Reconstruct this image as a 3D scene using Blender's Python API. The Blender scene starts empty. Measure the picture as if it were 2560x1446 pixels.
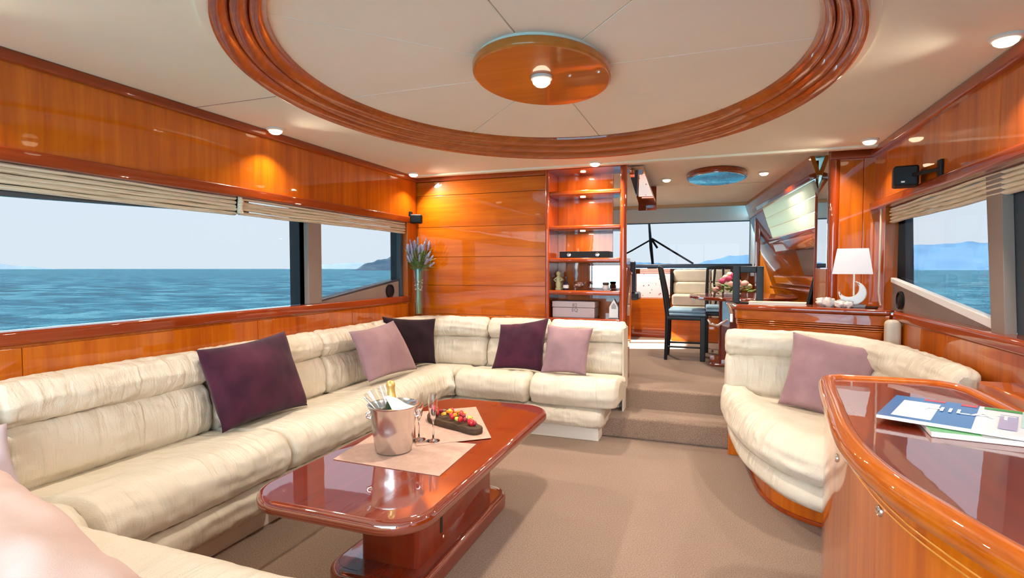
import bpy, bmesh, math, random
from mathutils import Vector, Matrix, noise
random.seed(7)
S = bpy.context.scene
COL = S.collection
PI = math.pi

# ------------------------------------------------------------------ camera
FPX = 1350.0
cd = bpy.data.cameras.new('camera'); cam = bpy.data.objects.new('camera', cd); COL.objects.link(cam)
cd.sensor_fit = 'HORIZONTAL'; cd.sensor_width = 36.0; cd.lens = 36.0 * FPX / 2560.0
cd.clip_start = 0.02; cd.clip_end = 20000
cam.location = (0, 0, 1.2)
cam.rotation_euler = (PI / 2 - math.atan(51 / FPX), 0, math.atan(490 / FPX))
S.camera = cam

# ------------------------------------------------------------------ world, sun, exposure
S.view_settings.view_transform = 'Standard'; S.view_settings.look = 'None'
S.view_settings.gamma = 1.0; S.view_settings.use_curve_mapping = False
S.view_settings.exposure = 0.28
S.cycles.use_denoising = True
S.cycles.max_bounces = 10; S.cycles.diffuse_bounces = 5; S.cycles.glossy_bounces = 5
S.cycles.transmission_bounces = 8; S.cycles.transparent_max_bounces = 12
S.cycles.sample_clamp_indirect = 6.0
S.cycles.caustics_reflective = False; S.cycles.caustics_refractive = False

W = bpy.data.worlds.new('sky'); S.world = W; W.use_nodes = True
nt = W.node_tree; nt.nodes.clear()
o_ = nt.nodes.new('ShaderNodeOutputWorld'); bg = nt.nodes.new('ShaderNodeBackground')
tc = nt.nodes.new('ShaderNodeTexCoord'); sp = nt.nodes.new('ShaderNodeSeparateXYZ'); cr = nt.nodes.new('ShaderNodeValToRGB')
nt.links.new(tc.outputs['Generated'], sp.inputs[0]); nt.links.new(sp.outputs['Z'], cr.inputs[0])
cr.color_ramp.elements[0].position = 0.0; cr.color_ramp.elements[0].color = (.74, .83, .90, 1)
cr.color_ramp.elements[1].position = 0.6; cr.color_ramp.elements[1].color = (.58, .76, .97, 1)
e = cr.color_ramp.elements.new(.2); e.color = (.74, .84, .94, 1)
nt.links.new(cr.outputs[0], bg.inputs[0]); bg.inputs[1].default_value = 13.0
nt.links.new(bg.outputs[0], o_.inputs[0])

sl = bpy.data.lights.new('sun', 'SUN'); sun = bpy.data.objects.new('sun', sl); COL.objects.link(sun)
sl.energy = 120.0; sl.angle = math.radians(.6); sl.color = (1, .95, .86)
sun.rotation_euler = Vector((.80, .25, -.54)).to_track_quat('-Z', 'Y').to_euler()
LAMP_W = 12.5          # watts of one ceiling downlight

# ------------------------------------------------------------------ materials
MATS = {}
def new_mat(name):
    m = bpy.data.materials.new(name); m.use_nodes = True; MATS[name] = m
    n = m.node_tree.nodes; return m, n, m.node_tree.links, n['Principled BSDF']
def setp(b, **k):
    for a, v in k.items():
        a = {'base': 'Base Color', 'rough': 'Roughness', 'metal': 'Metallic', 'coat': 'Coat Weight', 'coatr': 'Coat Roughness', 'spec': 'Specular IOR Level',
             'trans': 'Transmission Weight', 'ior': 'IOR', 'sheen': 'Sheen Weight', 'sheenr': 'Sheen Roughness', 'emit': 'Emission Color', 'emits': 'Emission Strength', 'alpha': 'Alpha'}[a]
        if isinstance(v, tuple) and len(v) == 3: v = v + (1,)
        b.inputs[a].default_value = v
def plain(name, base, rough=.5, **k):
    m, n, l, b = new_mat(name); setp(b, base=base, rough=rough, **k); return m
def ramp(n, stops):
    r = n.new('ShaderNodeValToRGB'); el = r.color_ramp.elements
    while len(el) < len(stops): el.new(.5)
    for e_, (p, c) in zip(el, stops): e_.position = p; e_.color = c + (1,)
    return r
def coords(n, l, scale, kind='Object', rot=(0, 0, 0)):
    t = n.new('ShaderNodeTexCoord'); mp = n.new('ShaderNodeMapping'); mp.inputs['Scale'].default_value = scale; mp.inputs['Rotation'].default_value = rot
    l.new(t.outputs[kind], mp.inputs[0]); return mp
def tex_noise(n, l, vec, scale, detail=4, rough=.55, dist=0):
    t = n.new('ShaderNodeTexNoise'); t.inputs['Scale'].default_value = scale; t.inputs['Detail'].default_value = detail
    t.inputs['Roughness'].default_value = rough; t.inputs['Distortion'].default_value = dist; l.new(vec.outputs[0], t.inputs['Vector']); return t
def bump(n, l, h, b, strength, dist=.01, chan='Normal'):
    bp = n.new('ShaderNodeBump'); bp.inputs['Strength'].default_value = strength; bp.inputs['Distance'].default_value = dist
    l.new(h, bp.inputs['Height']); l.new(bp.outputs[0], b.inputs[chan]); return bp
def wood(name, axis, dark, mid, light, coat=1.0, rough=.35, ior=1.5):
    m, n, l, b = new_mat(name)
    sc = [9.0, 9.0, 9.0]; sc['xyz'.index(axis)] = .55
    t = tex_noise(n, l, coords(n, l, tuple(sc)), 3.2, 6, .6, .4)
    sc2 = [2.2, 2.2, 2.2]; sc2['xyz'.index(axis)] = .3
    t2 = tex_noise(n, l, coords(n, l, tuple(sc2)), 1.6, 2, .5)
    mx = n.new('ShaderNodeMath'); mx.operation = 'MULTIPLY_ADD'; mx.inputs[1].default_value = .55
    ad = n.new('ShaderNodeMath'); ad.operation = 'MULTIPLY'; ad.inputs[1].default_value = .45
    l.new(t2.outputs[0], ad.inputs[0]); l.new(t.outputs[0], mx.inputs[0]); l.new(ad.outputs[0], mx.inputs[2])
    r = ramp(n, [(.34, dark), (.5, mid), (.66, light)]); l.new(mx.outputs[0], r.inputs[0]); l.new(r.outputs[0], b.inputs['Base Color'])
    setp(b, rough=rough, coat=coat, coatr=.02, spec=.15); b.inputs['Coat IOR'].default_value = ior
    w = tex_noise(n, l, coords(n, l, (1, 1, 1)), 7, 2)
    bump(n, l, w.outputs[0], b, .03, .01, 'Coat Normal')
    return m
CH = ((.33, .056, .0004), (.48, .098, .0007), (.60, .150, .0015))
wood('cherry_z', 'z', *CH); wood('cherry_x', 'x', *CH); wood('cherry_y', 'y', *CH)
TR = ((.18, .018, .001), (.27, .034, .002), (.34, .05, .003))
wood('trim_x', 'x', *TR); wood('trim_y', 'y', *TR); wood('trim_z', 'z', *TR)
TB = ((.145, .010, .0004), (.18, .014, .0005), (.22, .020, .0008))
wood('table_wood', 'y', *TB, 1.0, .35, 2.7); wood('table_wood_z', 'z', *TB)
wood('plate_wood', 'x', (.42, .12, .012), (.5, .15, .016), (.58, .18, .02))
wood('ring_wood', 'x', (.32, .06, .008), (.42, .09, .012), (.5, .13, .018), 1.0, .3)
wood('board_wood', 'x', (.03, .018, .01), (.07, .04, .025), (.12, .08, .05), 0, .7)

def leather():
    m, n, l, b = new_mat('leather')
    u = coords(n, l, (16, 2.2, 1), 'UV'); t = tex_noise(n, l, u, 1.6, 3, .5, .6)
    f = tex_noise(n, l, coords(n, l, (1, 1, 1)), 240, 2, .5)
    ad = n.new('ShaderNodeMath'); ad.operation = 'MULTIPLY_ADD'; ad.inputs[1].default_value = .12
    l.new(f.outputs[0], ad.inputs[0]); l.new(t.outputs[0], ad.inputs[2])
    bump(n, l, ad.outputs[0], b, .75, .016)
    v = tex_noise(n, l, coords(n, l, (1, 1, 1)), 3.5, 3)
    r = ramp(n, [(.35, (.60, .53, .42)), (.65, (.69, .62, .505))]); l.new(v.outputs[0], r.inputs[0]); l.new(r.outputs[0], b.inputs['Base Color'])
    setp(b, rough=.42, spec=.45)
leather()
def fabric(name, base, base2, scale=500, rough=.9, bs=.15, sheen=0.0, big=3.0):
    m, n, l, b = new_mat(name)
    v = tex_noise(n, l, coords(n, l, (1, 1, 1)), big, 4)
    r = ramp(n, [(.35, base), (.65, base2)]); l.new(v.outputs[0], r.inputs[0]); l.new(r.outputs[0], b.inputs['Base Color'])
    f = tex_noise(n, l, coords(n, l, (1, 1, 1)), scale, 2); bump(n, l, f.outputs[0], b, bs, .003)
    setp(b, rough=rough, spec=.2, sheen=sheen); return m
fabric('ceiling_suede', (.82, .775, .61), (.86, .815, .65), 300, .95, .1, 0, 1.5)
fabric('ceiling_panel_suede', (.87, .835, .70), (.91, .875, .74), 300, .95, .1, 0, 1.5)
fabric('velvet_purple', (.030, .006, .018), (.075, .014, .034), 400, .8, .2, .08, 5)
fabric('velvet_black', (.010, .003, .008), (.020, .005, .012), 400, .8, .2, .05, 6)
fabric('velvet_mauve', (.27, .155, .175), (.34, .205, .22), 400, .8, .2, .15, 6)
fabric('cotton_pink', (.60, .43, .385), (.66, .49, .44), 400, .85, .2, .1, 6)
fabric('cotton_lilac', (.48, .40, .46), (.56, .47, .52), 400, .85, .2, .1, 6)
fabric('cotton_white', (.82, .80, .76), (.88, .87, .84), 400, .85, .2)
fabric('placemat_fabric', (.46, .29, .225), (.52, .34, .27), 600, .75, .3, 0, 30)
fabric('seat_blue', (.30, .46, .58), (.36, .52, .64), 400, .7, .2)
fabric('taupe_paint', (.24, .185, .155), (.28, .215, .18), 200, .6, .05)
def sheer(name, col):
    m, n, l, b = new_mat(name); out = n['Material Output']; tl = n.new('ShaderNodeBsdfTranslucent'); tl.inputs[0].default_value = col + (1,)
    mx = n.new('ShaderNodeMixShader'); mx.inputs[0].default_value = .5; setp(b, base=col, rough=.9)
    l.new(b.outputs[0], mx.inputs[1]); l.new(tl.outputs[0], mx.inputs[2]); l.new(mx.outputs[0], out.inputs[0])
sheer('curtain_cream', (.78, .75, .60))
def carpet():
    m, n, l, b = new_mat('carpet')
    t = tex_noise(n, l, coords(n, l, (1, 1, 1)), 190, 3, .7)
    t2 = tex_noise(n, l, coords(n, l, (1, 1, 1)), 2.2, 3)
    r = ramp(n, [(.3, (.175, .105, .07)), (.5, (.29, .19, .135)), (.68, (.42, .30, .222))]); l.new(t.outputs[0], r.inputs[0])
    r2 = ramp(n, [(.3, (.92, .92, .92)), (.7, (1.0, 1.0, 1.0))]); l.new(t2.outputs[0], r2.inputs[0])
    mx = n.new('ShaderNodeMix'); mx.data_type = 'RGBA'; mx.blend_type = 'MULTIPLY'; mx.inputs[0].default_value = 1
    l.new(r.outputs[0], mx.inputs[6]); l.new(r2.outputs[0], mx.inputs[7]); l.new(mx.outputs[2], b.inputs['Base Color'])
    bump(n, l, t.outputs[0], b, .8, .006); setp(b, rough=1.0, spec=.1, sheen=.2)
carpet()
def woven():
    m, n, l, b = new_mat('woven_blind')
    t = tex_noise(n, l, coords(n, l, (60, 5, 260)), 1, 3, .6)
    r = ramp(n, [(.32, (.40, .30, .18)), (.40, (.74, .64, .47)), (.7, (.88, .81, .65))]); l.new(t.outputs[0], r.inputs[0]); l.new(r.outputs[0], b.inputs['Base Color'])
    bump(n, l, t.outputs[0], b, .5, .004); setp(b, rough=.9, spec=.1)
woven()
def glass_pane(name, tint, refl=.06):
    m, n, l, b = new_mat(name); n.remove(b); out = n['Material Output']
    tr = n.new('ShaderNodeBsdfTransparent'); tr.inputs[0].default_value = tint + (1,)
    g = n.new('ShaderNodeBsdfGlossy'); g.inputs['Roughness'].default_value = .01
    f = n.new('ShaderNodeLayerWeight'); f.inputs[0].default_value = .5
    pw = n.new('ShaderNodeMath'); pw.operation = 'POWER'; pw.inputs[1].default_value = 5; l.new(f.outputs['Facing'], pw.inputs[0])
    ma = n.new('ShaderNodeMath'); ma.operation = 'MULTIPLY_ADD'; ma.inputs[1].default_value = .22; ma.inputs[2].default_value = refl; l.new(pw.outputs[0], ma.inputs[0])
    mx = n.new('ShaderNodeMixShader'); l.new(ma.outputs[0], mx.inputs[0]); l.new(tr.outputs[0], mx.inputs[1]); l.new(g.outputs[0], mx.inputs[2]); l.new(mx.outputs[0], out.inputs[0])
glass_pane('pane', (.247, .250, .253), .004)          # tinted side and bow glazing, two faces each
glass_pane('pane_light', (.50, .51, .515), .004)
glass_pane('door_pane', (.97, .98, .98), .03)
plain('clear_glass', (1, 1, 1), .01, trans=1.0, ior=1.45)
glass_pane('thin_glass', (.96, .97, .97), .07)
plain('green_glass', (.06, .10, .03), .05, trans=.5, ior=1.5)
plain('mirror', (.82, .80, .78), .015, metal=1.0)
plain('chrome', (.85, .85, .86), .08, metal=1.0)
plain('steel', (.78, .76, .74), .22, metal=1.0)
plain('black_plastic', (.010, .010, .011), .5, spec=.2)
plain('black_wood', (.010, .010, .012), .38, spec=.25)
plain('dark_frame', (.035, .05, .065), .35)
plain('navy_dash', (.018, .03, .055), .4)
plain('white_paint', (.82, .82, .80), .4)
plain('white_ceramic', (.80, .77, .72), .3, coat=.5)
plain('lamp_shade_cloth', (.80, .77, .80), .9)
plain('gap_dark', (.02, .012, .008), .9)
plain('cream_plastic', (.78, .72, .62), .5)
plain('inlay_yellow', (.75, .30, .035), .3, coat=1.0)
plain('gold_foil', (.72, .47, .14), .35, metal=.6)
plain('paper', (.80, .78, .74), .7)
plain('paper_beige', (.72, .58, .42), .7)
plain('lilac_card', (.46, .37, .38), .6)
plain('ink', (.13, .10, .10), .7)
plain('cover_blue', (.03, .16, .42), .25)
plain('cover_red', (.55, .03, .04), .25)
plain('cover_green', (.08, .35, .10), .25)
plain('cover_aqua', (.50, .78, .76), .25)
plain('cover_lilac', (.46, .42, .62), .25)
plain('cover_white', (.82, .84, .88), .25)
plain('strawberry', (.50, .012, .018), .3, coat=.4)
plain('raspberry', (.28, .01, .03), .5)
plain('orange_fruit', (.80, .25, .01), .35)
plain('mango', (.85, .48, .04), .35)
plain('kiwi', (.42, .50, .08), .4)
plain('grape', (.07, .008, .03), .3)
plain('leaf_green', (.17, .28, .07), .55)
plain('stem_green', (.16, .24, .07), .6)
plain('lavender_bud', (.36, .33, .46), .8)
plain('rose_pink', (.72, .34, .30), .6)
plain('rose_magenta', (.48, .03, .12), .6)
plain('rose_cream', (.80, .62, .45), .6)
plain('figurine_stone', (.50, .48, .26), .7)
plain('bottle_dark', (.03, .02, .05), .15)
plain('shell_white', (.80, .76, .70), .6)
plain('shell_pink', (.55, .30, .24), .6)
plain('cord_beige', (.62, .50, .36), .8)
plain('header_beige', (.60, .40, .20), .7)
plain('upper_cream', (.82, .79, .70), .8)
plain('grey_stone', (.38, .37, .37), .6)
plain('rope_grey', (.16, .17, .18), .8)
def emitter(name, col, s):
    m, n, l, b = new_mat(name); setp(b, base=(1, 1, 1), emit=col, emits=s)
emitter('bulb_glow', (1, .78, .5), 3.2)
def reflection_sparkle():  # sparkle of a sunlit reflection, painted as dotted white colour
    m, n, l, b = new_mat('painted_sparkle')
    v = n.new('ShaderNodeTexVoronoi'); v.inputs['Scale'].default_value = 22; l.new(coords(n, l, (1, 1, 1)).outputs[0], v.inputs['Vector'])
    r = ramp(n, [(.10, (.04, .05, .10)), (.16, (.55, .35, .32)), (.26, (.80, .78, .86))]); l.new(v.outputs['Distance'], r.inputs[0]); l.new(r.outputs[0], b.inputs['Base Color']); setp(b, rough=.5)
reflection_sparkle()
def sea_mat():
    m, n, l, b = new_mat('sea_water')
    t = tex_noise(n, l, coords(n, l, (.16, .30, .2), rot=(0, 0, .35)), 1.0, 10, .66, .6)
    t2 = tex_noise(n, l, coords(n, l, (.012, .006, 1)), 1.0, 4, .6)
    r = ramp(n, [(.40, (.001, .045, .08)), (.50, (.003, .13, .20)), (.59, (.09, .31, .38))]); l.new(t.outputs[0], r.inputs[0])
    mx = n.new('ShaderNodeMix'); mx.data_type = 'RGBA'; mx.blend_type = 'MIX'
    l.new(t2.outputs[0], mx.inputs[0]); l.new(r.outputs[0], mx.inputs[6]); mx.inputs[7].default_value = (.005, .11, .19, 1)
    mr = n.new('ShaderNodeMath'); mr.operation = 'MULTIPLY'; mr.inputs[1].default_value = .5; l.new(t2.outputs[0], mr.inputs[0]); l.new(mr.outputs[0], mx.inputs[0])
    l.new(mx.outputs[2], b.inputs['Base Color'])
    t3 = tex_noise(n, l, coords(n, l, (.9, .45, 1), rot=(0, 0, .35)), 1.0, 6, .65, .3)
    bump(n, l, t3.outputs[0], b, .9, .9); setp(b, rough=.4, spec=.08)
sea_mat()
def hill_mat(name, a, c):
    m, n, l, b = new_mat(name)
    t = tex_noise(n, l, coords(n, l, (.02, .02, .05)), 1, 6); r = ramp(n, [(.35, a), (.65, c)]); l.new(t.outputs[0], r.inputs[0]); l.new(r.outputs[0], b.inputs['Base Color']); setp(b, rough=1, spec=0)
hill_mat('hill_near', (.04, .075, .12), (.08, .12, .16)); hill_mat('hill_far_haze', (.10, .22, .37), (.14, .26, .41)); hill_mat('hill_haze', (.28, .38, .48), (.31, .41, .50))  # blue-grey distance haze is put into the hill base colours

# ------------------------------------------------------------------ mesh helpers
def P(o, parent):
    if parent is None: return o
    o.parent = parent
    o.matrix_parent_inverse = Matrix.Translation(-Vector(parent.get('_w', (0, 0, 0))))
    o['_w'] = (0.0, 0.0, 0.0)
    return o
def link(name, me, mat, parent=None, smooth=True, ang=38):
    o = bpy.data.objects.new(name, me); COL.objects.link(o)
    if mat: me.materials.append(MATS[mat])
    if smooth:
        me.shade_smooth(); me.set_sharp_from_angle(angle=math.radians(ang))
    return P(o, parent)
def raw(name, vs, fs, mat, parent=None, smooth=True, ang=38, uv=None):
    me = bpy.data.meshes.new(name); me.from_pydata([tuple(v) for v in vs], [], fs); me.update()
    if uv:
        L = me.uv_layers.new(name='UVMap')
        for lp in me.loops: L.data[lp.index].uv = uv[lp.vertex_index]
    return link(name, me, mat, parent, smooth, ang)
def from_bm(name, bm, mat, parent=None, smooth=True, ang=38):
    bmesh.ops.recalc_face_normals(bm, faces=bm.faces)
    me = bpy.data.meshes.new(name); bm.to_mesh(me); bm.free(); return link(name, me, mat, parent, smooth, ang)
def wn(o, bev):
    if bev > 0:
        m = o.modifiers.new('normals', 'WEIGHTED_NORMAL'); m.keep_sharp = True
    return o
def box(name, xs, ys, zs, mat, parent=None, bev=.004, seg=2, rot=None):
    bm = bmesh.new(); bmesh.ops.create_cube(bm, size=1)
    c = Vector(((xs[0] + xs[1]) / 2, (ys[0] + ys[1]) / 2, (zs[0] + zs[1]) / 2)); d = (xs[1] - xs[0], ys[1] - ys[0], zs[1] - zs[0])
    for v in bm.verts: v.co = Vector((v.co.x * d[0], v.co.y * d[1], v.co.z * d[2]))
    if bev > 0: bmesh.ops.bevel(bm, geom=bm.edges[:], offset=min(bev, min(d) * .45), segments=seg, profile=.5, affect='EDGES')
    for v in bm.verts:
        if rot is not None: v.co = rot @ v.co
        v.co += c
    return wn(from_bm(name, bm, mat, parent), bev)
def prism(name, pts, z0, z1, mat, parent=None, bev=0, seg=3, M=None, ang=38):
    """extrude a 2D outline (x, y) between z0 and z1; M maps the local frame into the world"""
    bm = bmesh.new(); f = bm.faces.new([bm.verts.new((p[0], p[1], z0)) for p in pts])
    r = bmesh.ops.extrude_face_region(bm, geom=[f]); up = [g for g in r['geom'] if isinstance(g, bmesh.types.BMVert)]
    for v in up: v.co.z = z1
    if bev > 0:
        ed = [e for e in bm.edges if abs(e.verts[0].co.z - e.verts[1].co.z) < 1e-9]
        bmesh.ops.bevel(bm, geom=ed, offset=bev, segments=seg, profile=.5, affect='EDGES')
    if M is not None: bmesh.ops.transform(bm, matrix=M, verts=bm.verts)
    return wn(from_bm(name, bm, mat, parent, True, ang), bev)
def lathe(name, prof, at, mat, parent=None, n=28, axis=None, ang=50, caps=True):
    """prof: (r, z) pairs; axis: Quaternion/Matrix3 for tilt"""
    vs = []; fs = []
    for r, z in prof:
        for k in range(n):
            a = 2 * PI * k / n; v = Vector((r * math.cos(a), r * math.sin(a), z))
            if axis is not None: v = axis @ v
            vs.append(v + Vector(at))
    m = len(prof)
    for j in range(m - 1):
        for k in range(n):
            fs.append((j * n + k, j * n + (k + 1) % n, (j + 1) * n + (k + 1) % n, (j + 1) * n + k))
    if caps:
        if prof[0][0] > 1e-6: fs.append(tuple(reversed(range(n))))
        if prof[-1][0] > 1e-6: fs.append(tuple(range((m - 1) * n, m * n)))
    return raw(name, vs, fs, mat, parent, True, ang)
def tube(name, pts, r, mat, parent=None, n=10, closed=False, rz=None):
    pts = [Vector(p) for p in pts]; rs = r if isinstance(r, (list, tuple)) else [r] * len(pts)
    vs = []; fs = []; m = len(pts); prev = None
    for i, p in enumerate(pts):
        a = pts[(i - 1) % m] if (closed or i > 0) else p; b = pts[(i + 1) % m] if (closed or i < m - 1) else p
        t = (b - a).normalized()
        if prev is None: u = t.orthogonal().normalized()
        else: u = (prev - t * prev.dot(t)).normalized()
        prev = u; w = t.cross(u)
        for k in range(n):
            an = 2 * PI * k / n; vs.append(p + u * (rs[i] * math.cos(an)) + w * (rs[i] * math.sin(an)))
    for i in range(m if closed else m - 1):
        j = (i + 1) % m
        for k in range(n): fs.append((i * n + k, i * n + (k + 1) % n, j * n + (k + 1) % n, j * n + k))
    if not closed: fs += [tuple(reversed(range(n))), tuple(range((m - 1) * n, m * n))]
    return raw(name, vs, fs, mat, parent, True, 60)
def ico(name, at, r, mat, parent=None, sub=2, sc=(1, 1, 1), rough=0.0, seed=0, rot=None):
    bm = bmesh.new(); bmesh.ops.create_icosphere(bm, subdivisions=sub, radius=1)
    for v in bm.verts:
        k = 1 + rough * noise.noise(v.co * 2.3 + Vector((seed, seed * .7, 0)))
        q = Vector((v.co.x * sc[0], v.co.y * sc[1], v.co.z * sc[2])) * (r * k)
        if rot is not None: q = rot @ q
        v.co = q + Vector(at)
    return from_bm(name, bm, mat, parent, True, 180)
def catmull(pts, n, closed=False):
    pts = [Vector(p) for p in pts]; out = []; m = len(pts); segs = m if closed else m - 1
    for i in range(segs):
        g = lambda k: pts[k % m] if closed else pts[max(0, min(m - 1, k))]
        a, b, c, d = g(i - 1), g(i), g(i + 1), g(i + 2)
        for k in range(n):
            t = k / n; out.append(.5 * ((2 * b) + (c - a) * t + (2 * a - 5 * b + 4 * c - d) * t * t + (3 * b - a - 3 * c + d) * t ** 3))
    if not closed: out.append(pts[-1].copy())
    return out
def rrect(x0, x1, y0, y1, r, n=8):
    out = []
    for cx, cy, a0 in ((x1 - r, y1 - r, 0), (x0 + r, y1 - r, 90), (x0 + r, y0 + r, 180), (x1 - r, y0 + r, 270)):
        for k in range(n + 1): a = math.radians(a0 + 90 * k / n); out.append((cx + r * math.cos(a), cy + r * math.sin(a)))
    return out
def ellipse(cx, cy, a, b, n=96): return [(cx + a * math.cos(2 * PI * k / n), cy + b * math.sin(2 * PI * k / n)) for k in range(n)]
def tag(o, label=None, cat=None, group=None, kind=None):
    if label: o['label'] = label
    if cat: o['category'] = cat
    if group: o['group'] = group
    if kind: o['kind'] = kind
    return o
def thing(name, loc, label, cat, group=None):
    o = bpy.data.objects.new(name, None); COL.objects.link(o); o.location = loc; o.empty_display_size = .1
    o['_w'] = tuple(float(v) for v in loc); return tag(o, label, cat, group)
def struct(o): o['kind'] = 'structure'; return o
def sempty(name, loc=(0, 0, 0)):
    o = bpy.data.objects.new(name, None); COL.objects.link(o); o.location = loc; o['_w'] = tuple(float(v) for v in loc); o['kind'] = 'structure'; return o
def copy_tree(o, parent=None, delta=None):
    c = o.copy(); COL.objects.link(c)
    if parent is not None: c.parent = parent
    if delta is not None: c.location = o.location + Vector(delta)
    for ch in list(o.children): copy_tree(ch, c)
    return c
def text_mesh(name, s, size, M, mat, parent, ext=.0006):
    cu = bpy.data.curves.new(name, 'FONT'); cu.body = s; cu.size = size; cu.extrude = ext; cu.align_x = 'CENTER'; cu.align_y = 'CENTER'; cu.resolution_u = 2
    t = bpy.data.objects.new('tmp', cu); COL.objects.link(t); dg = bpy.context.evaluated_depsgraph_get(); dg.update()
    me = bpy.data.meshes.new_from_object(t.evaluated_get(dg)); bpy.data.objects.remove(t)
    me.transform(M); me.materials.clear(); return link(name, me, mat, parent, False)

# ================================================================== SETTING
XL, XR, YB, YA = -2.45, 1.10, 4.22, -1.6     # left wall, right wall, forward bulkhead, aft end
# floor with two carpeted steps and the raised dining floor
fl = struct(box('floor', (XL, XR), (YA, 4.2), (-.05, 0), 'carpet', None, 0))
box('step', (-.72, .15), (3.82, 4.3), (.0, .15), 'carpet', fl, .018, 4)
box('raised_floor', (-2.45, XR), (4.10, 8.3), (.0, .30), 'carpet', fl, .018, 4)
# unseen roof slab added over everything, so that no sky leaks in from above
struct(box('roof_slab', (-3.0, 1.7), (-2.2, 8.05), (2.16, 2.26), 'white_paint', None, 0))['kind'] = 'structure'

# main ceiling with an oval opening
CX, CY = -.69, 2.36
RA, RB, IA, IB = 1.197, 1.42, 1.06, 1.225
def holed(name, rect, ell, z, mat):
    bm = bmesh.new(); o = [bm.verts.new((x, y, z)) for x, y in rect]; i = [bm.verts.new((x, y, z)) for x, y in ell]; ed = []
    for L in (o, i):
        for k in range(len(L)): ed.append(bm.edges.new((L[k], L[(k + 1) % len(L)])))
    bmesh.ops.triangle_fill(bm, use_beauty=True, use_dissolve=False, edges=ed)
    for f in bm.faces:
        f.normal_update()
        if f.normal.z > 0: f.normal_flip()
    me = bpy.data.meshes.new(name); bm.to_mesh(me); bm.free(); return link(name, me, mat, None, False)
ce = struct(holed('ceiling', [(XL, YA), (XR, YA), (XR, 4.10), (XL, 4.24), (XL, 2)], ellipse(CX, CY, RA - .01, RB - .01), 2.0, 'ceiling_suede'))
# thin joint line on the flat ceiling towards the left wall
box('ceiling_joint', (-2.4, CX - RA - .01), (2.012, 2.015), (1.9985, 2.0005), 'taupe_paint', ce, 0)
# three wooden mouldings stepping up into the oval
for k in range(3):
    t0, t1 = k / 3, (k + 1) / 3
    vs, fs = [], []; n = 128
    prof = []
    for j in range(7):
        a = PI * j / 6
        t = t0 + (t1 - t0) * (1 - math.cos(a)) / 2
        z = 1.985 + .085 * t - .024 * math.sin(a) * (1 if j < 4 else .8)
        prof.append((t, z))
    prof = [(t0, 2.10)] + prof + [(t1, 2.10)]
    for t, z in prof:
        a_, b_ = RA + (IA - RA) * t, RB + (IB - RB) * t
        for x, y in ellipse(CX, CY, a_, b_, n): vs.append((x, y, z))
    for j in range(len(prof) - 1):
        for q in range(n): fs.append((j * n + q, j * n + (q + 1) % n, (j + 1) * n + (q + 1) % n, (j + 1) * n + q))
    raw('oval_moulding', vs, fs, 'ring_wood', ce)
# beige base strip outside the mouldings
vs, fs = [], []; n = 128; pr = [(RA + .03, RB + .03, 2.0), (RA + .03, RB + .03, 1.992), (RA - .002, RB - .002, 1.992)]
for a_, b_, z in pr:
    for x, y in ellipse(CX, CY, a_, b_, n): vs.append((x, y, z))
for j in range(2):
    for q in range(n): fs.append((j * n + q, j * n + (q + 1) % n, (j + 1) * n + (q + 1) % n, (j + 1) * n + q))
raw('moulding_base', vs, fs, 'ceiling_suede', ce)
# eight suede panels of the recessed oval, with open joints
for k in range(8):
    a0, a1 = k * PI / 4, (k + 1) * PI / 4; g = .0022; pts = []
    for rr, rng in (((.25, .33), range(9)), ((IA + .012, IB + .012), range(8, -1, -1))):
        for j in rng:
            a = a0 + (a1 - a0) * j / 8; px, py = rr[0] * math.cos(a), rr[1] * math.sin(a)
            am = (a0 + a1) / 2
            # pull the panel off its two joint lines
            if j == 0: px += g * -math.sin(a0); py += g * math.cos(a0)
            if j == 8: px += g * math.sin(a1); py += g * -math.cos(a1)
            pts.append((CX + px, CY + py))
    prism('ceiling_panel', pts, 2.08, 2.10, 'ceiling_panel_suede', ce, .002, 1)
prism('panel_backing', ellipse(CX, CY, IA + .03, IB + .03, 64), 2.102, 2.11, 'gap_dark', ce)
# dining-area ceiling, a little higher, and the beam between
struct(box('trim_beam', (-2.4, XR), (4.10, 4.16), (1.985, 2.12), 'ceiling_suede', None, .004))
uc = struct(box('ceiling_dining', (-2.3, XR), (4.16, 7.62), (2.05, 2.10), 'ceiling_suede', None, 0))
box('ceiling_joint', (-.2, .55), (5.85, 5.853), (2.0485, 2.051), 'taupe_paint', uc, 0)

# left wall: lower panelling, sill, valance, crown
wl = struct(box('wall_left', (XL - .10, XL), (YA, 4.3), (-.05, .915), 'cherry_z', None, 0))
for k, (y0, y1) in enumerate(((-1.58, -.2), (-.2, 1.28), (1.28, 2.42), (2.42, 3.3), (3.3, 4.2))):
    box('wall_panel', (XL, XL + .012), (y0 + .001, y1 - .001), (.0, .90), 'cherry_z', wl, .003)
box('sill', (XL - .06, XL + .028), (YA, 4.10), (.912, .965), 'trim_y', wl, .010, 3)
box('wall_head', (XL - .10, XL - .02), (YA, 4.3), (1.60, 2.12), 'cherry_z', wl, 0)
for k, (y0, y1) in enumerate(((-1.58, .9), (.9, 4.20))):
    box('valance_panel', (XL - .02, XL + .03), (y0 + .001, y1 - .001), (1.63, 1.96), 'cherry_z', wl, .003)
box('valance_rail', (XL - .02, XL + .05), (YA, 4.20), (1.592, 1.645), 'trim_y', wl, .008, 3)
box('window_jamb', (XL - .10, XL + .02), (4.06, 4.24), (.90, 1.62), 'cherry_z', wl, .004)
tr1 = struct(box('trim_1', (XL - .02, XL + .055), (YA, 4.22), (1.955, 2.002), 'trim_y', None, .012, 3))

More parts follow.
